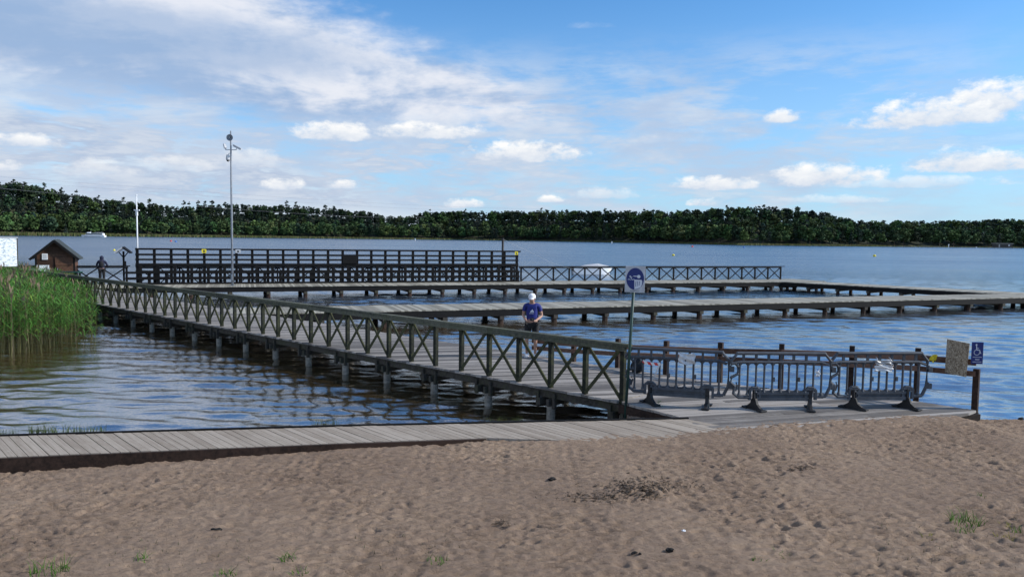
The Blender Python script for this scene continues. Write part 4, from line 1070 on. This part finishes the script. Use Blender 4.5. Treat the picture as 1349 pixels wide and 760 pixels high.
# tree prototypes: arrays of quads (n,4,3), height 1 unit = metres
def proto(kind, seed):
    r = np.random.default_rng(seed); C = []; S = []; tone = []
    if kind == 'leaf':
        H = 16; lobes = []
        for _ in range(11):
            a = r.uniform(0, 6.28); rad = r.uniform(.6, 3.4); z = r.uniform(5, 13.2); rad *= 1-.35*abs(z-8)/6
            lobes.append((rad*np.cos(a), rad*np.sin(a), z, r.uniform(1.7, 2.9)))
        lobes.append((0, 0, 13.5, 2.3))
        for (lx, ly, lz, lr) in lobes:
            n = 26; v = r.normal(size=(n, 3)); v /= np.linalg.norm(v, axis=1)[:, None]
            rr_ = lr*r.uniform(.75, 1.08, n)[:, None]; C.append(np.array([lx, ly, lz])+v*rr_*np.array([1.15, 1.15, .8])); S.append(r.uniform(.65, 1.15, n)); tone.append(r.uniform(.7, 1.25)*r.uniform(.8, 1.2, n))
    elif kind == 'pine':
        H = 20; lean = r.normal(0, .3, 2)
        for _ in range(14):
            a = r.uniform(0, 6.28); z = r.uniform(5, 19); rad = r.uniform(.3, 2.8)*(1-.5*max(0, z-11)/8); n = 16
            v = r.normal(size=(n, 3)); v /= np.linalg.norm(v, axis=1)[:, None]
            C.append(np.array([rad*np.cos(a), rad*np.sin(a), z])+v*np.array([1.5, 1.5, .75])*r.uniform(.5, 1.1, n)[:, None]); S.append(r.uniform(.45, .85, n)); tone.append(r.uniform(.8, 1.15)*np.ones(n))
        C.append(np.array([[0, 0, 19.3], [0, 0, 19.8]])); S.append(np.array([.6, .45])); tone.append(np.ones(2))
    else:  # spruce
        n = 190; h = r.uniform(0, 1, n)**.8; z = 3+h*16; rad = (1-h)*3.0*r.uniform(.6, 1.05, n)+.15; a = r.uniform(0, 6.28, n)
        C.append(np.stack([rad*np.cos(a), rad*np.sin(a), z-rad*.25], -1)); S.append(.35+.65*(1-h)); tone.append(r.uniform(.8, 1.15, n))
    C = np.concatenate(C); S = np.concatenate(S); tone = np.concatenate(tone); n = len(C)
    # two random tangent vectors per clump
    a = r.normal(size=(n, 3)); a /= np.linalg.norm(a, axis=1)[:, None]; b = r.normal(size=(n, 3)); b -= a*(a*b).sum(1)[:, None]; b /= np.linalg.norm(b, axis=1)[:, None]
    if kind == 'spruce': a[:, 2] *= .4
    s1 = (S*r.uniform(.8, 1.2, n))[:, None]; s2 = (S*r.uniform(.55, 1.0, n))[:, None]
    Q = np.stack([C-a*s1-b*s2*.6, C+a*s1*.7-b*s2, C+a*s1+b*s2*.7, C-a*s1*.6+b*s2], 1)
    return Q, tone
PR = {'leaf': [proto('leaf', s) for s in (1, 2, 3, 4, 5)], 'pine': [proto('pine', s) for s in (11, 12, 13, 14, 15)], 'spruce': [proto('spruce', s) for s in (21, 22)]}
TONES = {'leaf': [(.045, .085, .030), (.060, .105, .032), (.040, .070, .030), (.075, .115, .040)], 'pine': [(.026, .046, .030), (.032, .052, .034), (.036, .056, .040)], 'spruce': [(.022, .042, .028), (.026, .046, .030)]}
def trunk_mesh(h, r): return MB().tube([(0, 0, -1), (0, 0, h*.5), (.1, .05, h)], [r, r*.75, r*.3], 6)
def forest():
    r = np.random.default_rng(9); V = []; T = []; indiv = []
    px = -260.0; cells = []
    for off in np.concatenate([[2.5], np.arange(8, 118, 7.5)]):
        px = -260.0
        while px < 1620:
            D = float(shoreD(px))+off; step = (7.5 if off < 10 else 7.8)/D*1000
            p = px+r.uniform(-.45, .45)*step; o = off+r.uniform(-3, 3)*(off > 4)
            cells.append((p, o)); px += step
    for p, o in cells:
        D = float(shoreD(p))+o; x, y = world_pt(p, D); z = float(terr(np.array(p), np.array(max(o, 0.)))); tgt = float(topz(np.array(p), D)) - (3.2 if p < 470 else 1.2)/1000*D
        left = p < 560
        if o < 26: kind = 'leaf' if r.random() < (.85 if left or 820 < p < 980 else .62) else ('spruce' if r.random() < .3 else 'pine')
        else: kind = 'pine' if r.random() < (.72 if left else .5) else ('leaf' if r.random() < .75 else 'spruce')
        i = int(r.integers(len(PR[kind]))); base = 15.5 if kind == 'leaf' else 19.5
        room = (tgt - z)*r.uniform(.76, 1.10) if o > 60 else r.uniform(11.5, 18.5)
        room = min(max(room, 9), 24); s = room/base
        if o > 4 and tgt < z+room*.9: s *= .9
        a = r.uniform(0, 6.28); tone = np.array(TONES[kind][int(r.integers(len(TONES[kind])))])*r.uniform(.55, 1.45)*(1+.45*float(perlin(np.array([p*.031]), np.array([o*.05]), 8)[0]))*np.array([r.uniform(.8, 1.25), 1, r.uniform(.8, 1.3)])
        if left and o > 30: tone = tone*.72
        if not left and p < 830: tone = tone*.85
        rec = (kind, i, x, y, z, s, a, tone, p, o)
        if (o < 4 and -10 < p < 1360 and r.random() < .55 and kind == 'leaf') : indiv.append(rec); continue
        Q, tn = PR[kind][i]; c, sn = np.cos(a), np.sin(a)
        Rm = np.array([[c, -sn, 0], [sn, c, 0], [0, 0, 1]]); wx_ = r.uniform(.85, 1.3); W_ = Q@Rm.T*s*np.array([wx_, wx_, 1])+np.array([x, y, z]); V.append(W_.reshape(-1, 3)); T.append(np.repeat(tone[None]*tn[:, None], 4, 0))
    V = np.concatenate(V); T = np.concatenate(T); Q = np.arange(len(V)).reshape(-1, 4)
    o = np_mesh('forest', V, Q, M['foliage'], T, smooth=False); tag(o, 'dense dark mixed forest covering the hills behind the far shore', 'forest', kind='stuff')
    return indiv
indiv = forest()
protos = {}
def indiv_tree(kind, i, tone, name, label, group, cat='tree'):
    key = (kind, i, tone)
    if key not in protos:
        Q, tn = PR[kind][i]; tv = np.array(TONES[kind][tone])
        root = empty(name, (0, 0, 0)); np_mesh('crown', Q.reshape(-1, 3), np.arange(len(Q)*4).reshape(-1, 4), M['foliage'], np.repeat(tv[None]*tn[:, None], 4, 0), False, root)
        trunk_mesh(14 if kind == 'leaf' else 19, .3).build('trunk', M['bark'], root); protos[key] = root; new = root
    else: new = copy_tree(protos[key])
    return tag(new, label, cat, group)
cnt = 0
for (kind, i, x, y, z, s, a, tone, p, o) in indiv[:150]:
    ot = indiv_tree(kind, i, cnt % 4, 'leafy_tree', 'round leafy green tree in the front row of the far shore woods', 'leafy trees along the far shore'); cnt += 1
    ot.location = (x, y, z); k_ = random.uniform(.85, 1.3); ot.scale = (s*k_, s*k_, s); ot.rotation_euler = (0, 0, a)
# pines standing out on the skyline
pines = [(20, 236), (35, 240), (60, 241), (83, 247), (103, 250), (131, 257), (164, 260), (198, 262), (243, 264), (250, 266), (262, 264), (271, 265), (280, 264), (297, 266), (312, 268), (378, 264), (390, 266), (428, 270), (440, 271), (566, 275), (612, 275), (712, 274), (745, 276), (795, 274), (846, 274), (955, 270), (1003, 270), (1047, 272)]
for j, (p, ty) in enumerate(pines):
    D = float(shoreD(p))+95; x, y = world_pt(p, D); zt = float(CAM_Z+(Hpx(p)-ty)/1000*D); s = random.uniform(.95, 1.1)
    ot = indiv_tree('pine', j % 5, j % 3, 'pine_tree', 'dark pine standing out above the skyline of the far woods', 'pines along the far skyline')
    ot.location = (x, y, zt-19.9*s); ot.scale = (s*.95, s*.95, s); ot.rotation_euler = (0, 0, random.uniform(0, 6.28))
# reed belt along the far shore
def blades(P, h, w, cols, name, mat, label, cat, lean=.2, segs=2, smooth=False):
    """P (n,3) bases, h (n,) heights, w (n,) widths"""
    n = len(P); r = np.random.default_rng(len(P)); a = r.uniform(0, 2*np.pi, n); d = np.stack([np.cos(a), np.sin(a), 0*a], -1); b_ = r.uniform(0, 2*np.pi, n); ln = np.stack([np.cos(b_), np.sin(b_), 0*b_], -1)*(r.uniform(0, lean, n)*h)[:, None]
    rows = []
    for k in range(segs+1):
        f = k/segs; c = P+ln*f**2+np.array([0, 0, 1])*(h*f)[:, None]*(1-.12*f*lean*2); ww = (w*(1-f)**.7*.5+w*.03)[:, None]; rows += [c-d*ww, c+d*ww]
    V = np.stack(rows, 1); base = np.arange(n)[:, None]*(2*(segs+1)); Q = []
    for k in range(segs): Q.append(np.concatenate([base+2*k, base+2*k+1, base+2*k+3, base+2*k+2], 1))
    Q = np.concatenate(Q); o = np_mesh(name, V.reshape(-1, 3), Q, mat, np.repeat(cols, 2*(segs+1), 0), smooth)
    if label: tag(o, label, cat, kind='stuff')
    return o
r = np.random.default_rng(4); n = 26000; p = r.uniform(-250, 1500, n); off = r.uniform(-9, 3, n)
strong = np.interp(p, [-250, 300, 600, 640, 790, 810, 1150, 1175, 1500], [1, 1, .8, .25, .3, 1, .8, .1, .1]); keep = r.random(n) < strong; p, off = p[keep], off[keep]
hh = np.interp(p, [-250, 100, 600, 800, 1150], [4.4, 3.6, 2.6, 2.4, 2.0])*r.uniform(.7, 1.15, len(p)); D = shoreD(p)+off; x, y = world_pt(p, D)
cols = np.array([.20, .185, .085])*r.uniform(.6, 1.2, (len(p), 1))*np.where(r.random((len(p), 1)) < .35, np.array([.6, .95, .6]), 1.)
blades(np.stack([x, y, np.zeros_like(x)-.2], -1), hh, np.full(len(p), .7), cols, 'reed_belt', M['reed'], 'straw coloured reed belt along the foot of the far woods', 'reeds')

# ------------------------------------------------------------------ boats, boathouse
bp = at(123, 312.3, 0.0); exb = empty('excursion_boat', bp, R(6), 'white excursion boat with dark windows moving along the left far shore', 'boat'); L = bp.y*30/1000
def hull(L, W, H, mb, sheer=.3):
    st = []; n = 12
    for i in range(n+1):
        s = i/n; w = W/2*min(1, (s/.32)**.6 if s < .32 else 1)*(1 if s < .9 else .92); w = max(w, .03)
        zk = -.4+.5*(1-min(1, s/.15)); zs = H+sheer*(1-s)**2
        st.append([(-L/2+L*s, -w, zs), (-L/2+L*s+(.3 if i == 0 else 0), -w*.75, zk), (-L/2+L*s+(.3 if i == 0 else 0), w*.75, zk), (-L/2+L*s, w, zs)])
    V = [v for r_ in st for v in r_]; Fc = []
    for i in range(n):
        for j in range(3): Fc.append((i*4+j, i*4+j+1, i*4+4+j+1, i*4+4+j))
        Fc.append((i*4+3, i*4, i*4+4, i*4+7))
    Fc += [(0, 3, 2, 1), (n*4, n*4+1, n*4+2, n*4+3)]
    mb.add(V, Fc); return mb
hull(L, 4.6, 1.7, MB()).build('hull', M['white'], exb)
b = MB(); b.slab([(-L*.33, 1.7), (L*.45, 1.7), (L*.43, 3.9), (-L*.24, 3.9)], (0, -1.9, 0), (1, 0, 0), (0, 0, 1), (0, 1, 0), 3.8); cb_ = b.build('cabin', M['white'], exb)
b = MB(); b.slab([(-L*.30, 2.3), (L*.40, 2.3), (L*.40, 3.5), (-L*.245, 3.5)], (0, -1.94, 0), (1, 0, 0), (0, 0, 1), (0, 1, 0), .03); b.build('window', M['glass'], cb_)
MB().box((L*.06, 0, 4.0), (L*.68, 4.2, .15)).build('roof', M['white'], exb)
b = MB(); b.box((-L*.18, 0, 4.5), (2.2, 1.8, .9)); b.tube([(-L*.1, 0, 4.1), (-L*.1, 0, 6)], .08, 6); b.build('wheelhouse', M['white'], exb)
b = MB(); b.box((0, -2.32, .55), (L*.7, .03, .22)); b.build('stripe', M['navycloth'], exb)
b = MB()
for i in range(9): b.tube([(L*.12+i*.8, -1.9, 4.05), (L*.12+i*.8, -1.9, 4.9)], .05, 5)
b.tube([(L*.12, -1.9, 4.9), (L*.12+6.4, -1.9, 4.9)], .05, 5); b.build('deck_railing', M['white'], exb); exb.scale = (1, 1, .8)
# small covered motorboat behind the far railing
dp = at(781, 361, 0.0); db = empty('motorboat', dp, R(186), 'small white motorboat under a pale cover behind the right part of the far railing', 'boat')
hull(4.3, 1.6, .55, MB(), .25).build('hull', M['white'], db)
b = MB(); b.add([(-2.0, 0, .85), (-.6, -.55, .7), (-.6, .55, .7), (-.5, 0, 1.15), (1.5, -.6, .65), (1.5, .6, .65), (.8, 0, 1.0), (2.1, 0, .7)], [(0, 1, 3), (0, 3, 2), (1, 4, 6, 3), (3, 6, 5, 2), (4, 7, 6), (6, 7, 5)]); b.build('cover', M['signplate'], db)
b = MB(); b.box((2.25, 0, .6), (.25, .3, .5)); b.box((2.3, 0, .0), (.1, .1, .9)); b.build('outboard_motor', M['rubber'], db)
# boathouse far right
hp = at(1323, 327.6, 0.0); D = hp.y; sc_ = D/1000
bh = empty('boathouse', Vector((hp.x, hp.y+1, 0)), 0, 'low grey boathouse with a pale flat roof on the far right shore', 'boathouse')
MB().box((0, 2, 2.6), (22*sc_, 5, 3.4)).build('wall', M['concrete'] if False else m_plain('dark_plank_wall', (.06, .055, .05), .9), bh)
b = MB(); b.box((0, 2, 4.55), (24*sc_, 6.4, .5)); b.build('roof', m_plain('pale_roof', (.30, .28, .25), .8), bh)
MB().box((-4.5*sc_*1.4, -.6, 2.4), (1.1, .1, 2.4)).build('door', M['concrete'], bh)
MB().box((6.5*sc_, -.6, 2.9), (1.4, .1, 1.0)).build('window', M['white'], bh)
b = MB(); b.box((-1, -2.2, .75), (34*sc_, 3, .25)); [b.tube([(-15*sc_+i*4, -3.4, -1), (-15*sc_+i*4, -3.4, .8)], .2, 6) for i in range(7)]; b.build('jetty', M['pile'], bh)
def shore_mark(px, py, h, label, D0=None):
    p = at(px, py, 0.0); o = empty('marker_post', p, 0, label, 'marker'); s = p.y/1000
    MB().tube([(0, 0, -1), (0, 0, h*s)], .45*s, 8).build('post', M['white'], o); MB().box((0, -.2, h*s*.8), (1.6*s, .12, 1.4*s)).build('board', M['white'], o)
shore_mark(547, 317.2, 3, 'small white marker standing in the far reeds left of centre')
shore_mark(1249.5, 325.8, 4, 'small white marker on the far shore left of the boathouse')
shore_mark(806, 320.8, 2.5, 'small white marker on the far sandy point')

# ------------------------------------------------------------------ power lines
for i, (ya, yb) in enumerate(((229.5, 272), (234.5, 276), (241.5, 283))):
    A, B = atY(-160, ya-9, 150), atY(720 if i < 2 else 560, yb+3, 640); pts = []
    for k in range(25):
        f = k/24; p = A.lerp(B, f); p.z -= 4*2.6*f*(1-f)*(.9+.1*i); pts.append(p)
    o = MB().tube(pts, [.016+.028*k/24 for k in range(25)], 5).build('power_line', M['cable'])
    tag(o, ('uppermost overhead cable crossing the sky above the left woods', 'middle overhead cable crossing the sky above the left woods', 'lowest overhead cable, just clearing the left treetops')[i], 'cable', 'overhead cables')

# ------------------------------------------------------------------ near reeds
def reed_bed():
    r = np.random.default_rng(12); poly = [at(-420, 500, 0), at(-100, 482, 0), at(0, 473, 0), at(55, 466, 0), at(88, 452, 0), at(103, 436, 0), at(118, 420, 0), at(124, 409, 0), at(60, 392, 0), at(-60, 378, 0), at(-420, 376, 0)]
    P = [(p.x, p.y) for p in poly]; xs = [p[0] for p in P]; ys = [p[1] for p in P]; pts = []
    def inside(x, y):
        c = False
        for i in range(len(P)):
            (a, b), (c_, d) = P[i], P[(i+1) % len(P)]
            if (b > y) != (d > y) and x < (c_-a)*(y-b)/(d-b)+a: c = not c
        return c
    while len(pts) < 10500:
        x, y = r.uniform(min(xs), max(xs)), r.uniform(min(ys), max(ys))
        if x/y < -.90: continue
        if inside(x, y) : pts.append((x, y))
    # stragglers in front
    for _ in range(90):
        q = at(r.uniform(85, 128), r.uniform(415, 462), 0); pts.append((q.x, q.y))
    pts = np.array(pts); n = len(pts); px = CX+1000*pts[:, 0]/pts[:, 1]
    H = np.interp(px, [-300, 0, 50, 90, 115, 130], [1.96, 1.88, 1.70, 1.52, 1.38, 1.05])*r.uniform(.84, 1.1, n)
    V = []; C = []; Q = []; cnt_ = [0]
    def ribbon(c, w, dirw, col):
        b = cnt_[0]; k = len(c); cnt_[0] += 2*k; arr = np.empty((2*k, 3))
        for i in range(k): arr[2*i] = c[i]-dirw*w[i]; arr[2*i+1] = c[i]+dirw*w[i]
        V.append(arr); C.append(np.repeat(np.array(col)[None], 2*k, 0))
        for i in range(k-1): Q.append((b+2*i, b+2*i+1, b+2*i+3, b+2*i+2))
    for j in range(n):
        x, y = pts[j]; h = H[j]; lean = r.normal(0, .10, 2)+np.array([.05, 0]); a = r.uniform(0, 6.28); dw = np.array([np.cos(a), np.sin(a), 0])
        old = r.random() < (.13 if px[j] < 45 else .06); base = np.array([x, y, -.1]); top = np.array([x+lean[0], y+lean[1], h*(1.06 if old else 1)])
        g = r.uniform(.75, 1.25); stem = np.array([.085, .085, .035])*g if not old else np.array([.24, .20, .12])*g
        ribbon([base, (base+top)/2, top], [.008, .007, .003], dw, stem)
        if old and r.random() < .6:
            for q in range(3):
                e = top+np.array([r.normal(0, .05), r.normal(0, .05), .12+.05*q]); ribbon([top-np.array([0, 0, .12]), (top+e)/2, e], [.006, .022, .004], dw, np.array([.22, .16, .11])*g)
            continue
        if old: continue
        m = int(r.integers(5, 8))
        for q in range(m):
            f = r.uniform(.30, 1.0); s = base+(top-base)*f; aa = r.uniform(0, 6.28); L = r.uniform(.32, .62)*(1.05-.3*f); d = np.array([np.cos(aa), np.sin(aa), 0]); dn = np.array([-d[1], d[0], 0])
            up = r.uniform(.5, .95); col = np.array([.075, .19, .032])*r.uniform(.65, 1.35)*(.8+.35*f); col = col*np.array([1+.7*(r.random() < .2), 1, 1])
            p1 = s+d*L*.35+np.array([0, 0, L*.42*up]); p2_ = s+d*L*.75+np.array([0, 0, L*.60*up]); p3 = s+d*L*1.1+np.array([0, 0, L*(.50*up-.15*r.random())])
            ribbon([s, p1, p2_, p3], [.008, .016, .013, .002], dn, col)
    o = np_mesh('reed_bed', np.concatenate(V), np.array(Q), M['reed'], np.concatenate(C), False)
    tag(o, 'dense bed of tall green reeds standing in the water at the left edge', 'reeds', kind='stuff')
reed_bed()
# grass fringe behind the boardwalk on the left
def fringe():
    r = np.random.default_rng(31); L = []
    for (a, b, y0, y1, n, h) in ((-60, 25, 568, 572, 130, .06), (38, 75, 566, 571, 130, .10), (82, 140, 564, 569, 120, .07), (640, 690, 552, 556, 60, .06), (410, 450, 556, 560, 70, .08)):
        for _ in range(n):
            q = at(r.uniform(a, b), r.uniform(y0, y1), .42); L.append((q.x, q.y, .36, h*r.uniform(.5, 1.4)))
    A = np.array(L); c = np.array([.075, .105, .03])*r.uniform(.6, 1.3, (len(A), 1)); blades(A[:, :3], A[:, 3]+.1, np.full(len(A), .008), c, 'shore_grass', M['grass'], 'sparse shore grass behind the boardwalk at the left', 'grass', .5, 3)
fringe()
# grass tufts on the sand
tufts = [(1272, 688, .16, 60, 'green', 'bright green grass tuft on the sand at right, the fullest one'), (1270, 701, .10, 34, 'green', 'smaller green grass tuft just below the fullest one'), (1226, 706, .06, 16, 'yellow', 'low yellowish tuft left of the right hand grass tufts'),
         (1325, 709, .09, 26, 'yellow', 'yellowish grass tuft near the right edge of the sand'), (1346, 702, .10, 26, 'green', 'green grass tuft cut by the right edge of the frame'), (1330, 694, .06, 16, 'yellow', 'thin yellow sprig above the yellowish tuft at the right edge'), (65, 755, .16, 60, 'green', 'green grass tuft at the bottom left corner of the sand'),
         (576, 742, .09, 30, 'green', 'small green tuft at the bottom of the sand left of centre'), (380, 735, .11, 22, 'green', 'sparse green sprigs on the sand below the boardwalk, left of centre tuft'), (295, 757, .09, 26, 'green', 'green tuft at the very bottom between the corner tuft and the centre'),
         (185, 737, .10, 16, 'green', 'faint thin sprigs on the sand right of the corner tuft'), (1032, 733, .08, 14, 'green', 'thin green sprig low on the sand right of centre'), (1000, 735, .06, 10, 'green', 'tiny green sprig just left of another low on the sand'), (1296, 653, .05, 12, 'green', 'tiny green sprig above the fullest grass tuft'),
         (395, 755, .08, 18, 'green', 'small green tuft at the bottom edge under the sparse sprigs'), (1180, 705, .05, 10, 'green', 'tiny green sprig left of the low yellowish tuft')]
for (px, py, h, n, kd, lab) in tufts:
    p = on_sand(px, py); r = np.random.default_rng(int(px)); sp_ = .05+.0022*n; ang = r.uniform(0, 6.28, n); rad = sp_*np.sqrt(r.random(n))
    B = np.stack([rad*np.cos(ang), rad*np.sin(ang)*.8, np.zeros(n)-.03], -1); c = (np.array([.09, .19, .03]) if kd == 'green' else np.array([.32, .30, .04]))*r.uniform(.6, 1.3, (n, 1))
    o = blades(B, h*r.uniform(.45, 1.1, n)+.03, np.full(n, .009), c, 'grass_tuft', M['grass'], None, None, .9, 3); o.location = p; tag(o, lab, 'grass tuft', 'grass tufts on the sand')
# sprigs scattered: one spread of thin seedlings
r = np.random.default_rng(77); L = []
for _ in range(260):
    px, py = (r.uniform(0, 620), r.uniform(705, 758)) if r.random() < .6 else (r.uniform(1150, 1349), r.uniform(670, 750)); q = on_sand(px, py); L.append((q.x, q.y, q.z-.01, r.uniform(.02, .06)))
A = np.array(L); blades(A[:, :3], A[:, 3], np.full(len(A), .006), np.array([.08, .10, .04])*r.uniform(.5, 1.2, (len(A), 1)), 'seedlings', M['grass'], 'thin scattered seedlings coming up through the sand', 'grass', .8, 2)
# weed by the platform edge
wp_ = at(868, 549, .5); wd = empty('leafy_weed', Vector((wp_.x, wp_.y, .40)), 0, 'bright green leafy weed growing beside the platform edge under the first barrier', 'plant')
def weed(name, ox, h, nl, par):
    b = MB(); l = MB(); b.tube([(ox, 0, 0), (ox+.01, 0, h*.5), (ox-.01, .01, h)], [.006, .005, .003], 5)
    for i in range(nl):
        f = .3+.7*i/nl; a = i*2.4; L = .085*(1.2-f*.6); d = Vector((math.cos(a), math.sin(a)*.7, .35)).normalized(); s_ = Vector((-math.sin(a), math.cos(a), 0))*L*.32; c0 = Vector((ox, 0, h*f))
        l.add([c0, c0+d*L*.5+s_, c0+d*L, c0+d*L*.5-s_], [(0, 1, 2, 3)])
    b.build('stem', m_weed, par); l.build('leaves', m_weed, par)
m_weed = m_plain('weed_leaf', (.07, .19, .03), .6, var=.3, scale=30)
weed('weed', 0, .42, 18, wd); weed('weed', .05, .3, 12, wd); weed('weed', -.08, .26, 12, wd)
wd2 = empty('leafy_weed', Vector((at(886, 549, .5).x, at(886, 549, .5).y, .42)), 0, 'smaller green weed right of the larger one beside the platform edge', 'plant'); weed('weed', 0, .26, 10, wd2); weed('weed', -.07, .18, 8, wd2)
# debris on the sand
def lump(px, py, r3, seed, label, mat=None, cat='debris', name='dark_lump'):
    p = on_sand(px, py); b = MB(); rr = random.Random(seed)
    b.ball((0, 0, r3[2]*.5), r3, 9, 6); b.v = [tuple(Vector(v)*(1+rr.uniform(-.25, .25))) for v in b.v]
    for q in range(3): b.ball((rr.uniform(-1, 1)*r3[0], rr.uniform(-1, 1)*r3[1], r3[2]*.4), tuple(c*rr.uniform(.3, .6) for c in r3), 7, 5)
    o = b.build(name, mat or M['stone']); o.location = p; tag(o, label, cat); return o
lump(727, 631.5, (.05, .035, .025), 1, 'dark rounded lump lying on the sand left of the dug heap')
lump(285, 698, (.065, .02, .016), 2, 'flat dark chip of wood on the sand at the left', name='wood_chip')
lump(882, 725.5, (.035, .025, .022), 3, 'dark lump on the sand low right of centre')
lump(836, 728.5, (.028, .02, .016), 4, 'small dark lump left of another low on the sand')
lump(843, 729.5, (.014, .012, .01), 9, 'tiny dark crumb touching a small dark lump on the sand')
lump(901, 700, (.02, .014, .01), 5, 'tiny white scrap lying on the sand', M['white'], 'litter', 'white_scrap')
lump(1345, 552.5, (.05, .03, .03), 6, 'dark stone at the water line by the right edge', name='stone')
# rotting weed heap and patches
def litter(cx, cy, sx_, sy_, n, label, seed, sc=1.0):
    r = np.random.default_rng(seed); P = []
    for _ in range(n):
        q = on_sand(cx+r.normal(0, sx_), cy+r.normal(0, sy_)); P.append((q.x, q.y, q.z+.004))
    P = np.array(P); n = len(P); a = r.uniform(0, 6.28, n); L = r.uniform(.006, .024, n)*sc; d = np.stack([np.cos(a), np.sin(a), r.normal(0, .35, n)], -1)*L[:, None]; e = np.stack([-np.sin(a), np.cos(a), r.normal(0, .4, n)], -1)*(L*.3)[:, None]
    V = np.stack([P-d-e, P+d-e, P+d+e, P-d+e], 1).reshape(-1, 3); c = np.repeat(np.array([.13, .095, .066])*r.uniform(.5, 1.4, (n, 1)), 4, 0)
    o = np_mesh('plant_litter', V, np.arange(4*n).reshape(-1, 4), M['grass'], c, False); tag(o, label, 'plant litter', kind='stuff')
litter(850, 642, 30, 6, 800, 'dark plant litter strewn over the dug patch of sand', 3, 1.1)
litter(790, 655, 30, 3.5, 260, 'plant litter trailing left from the dug patch', 6)
litter(1055, 616, 9, 2.5, 120, 'small dark patch of plant litter on the sand at right', 4)
litter(662, 690, 7, 3, 60, 'reddish plant litter low on the sand near the middle', 5)

# ------------------------------------------------------------------ land behind the viewer is part of the sand sheet
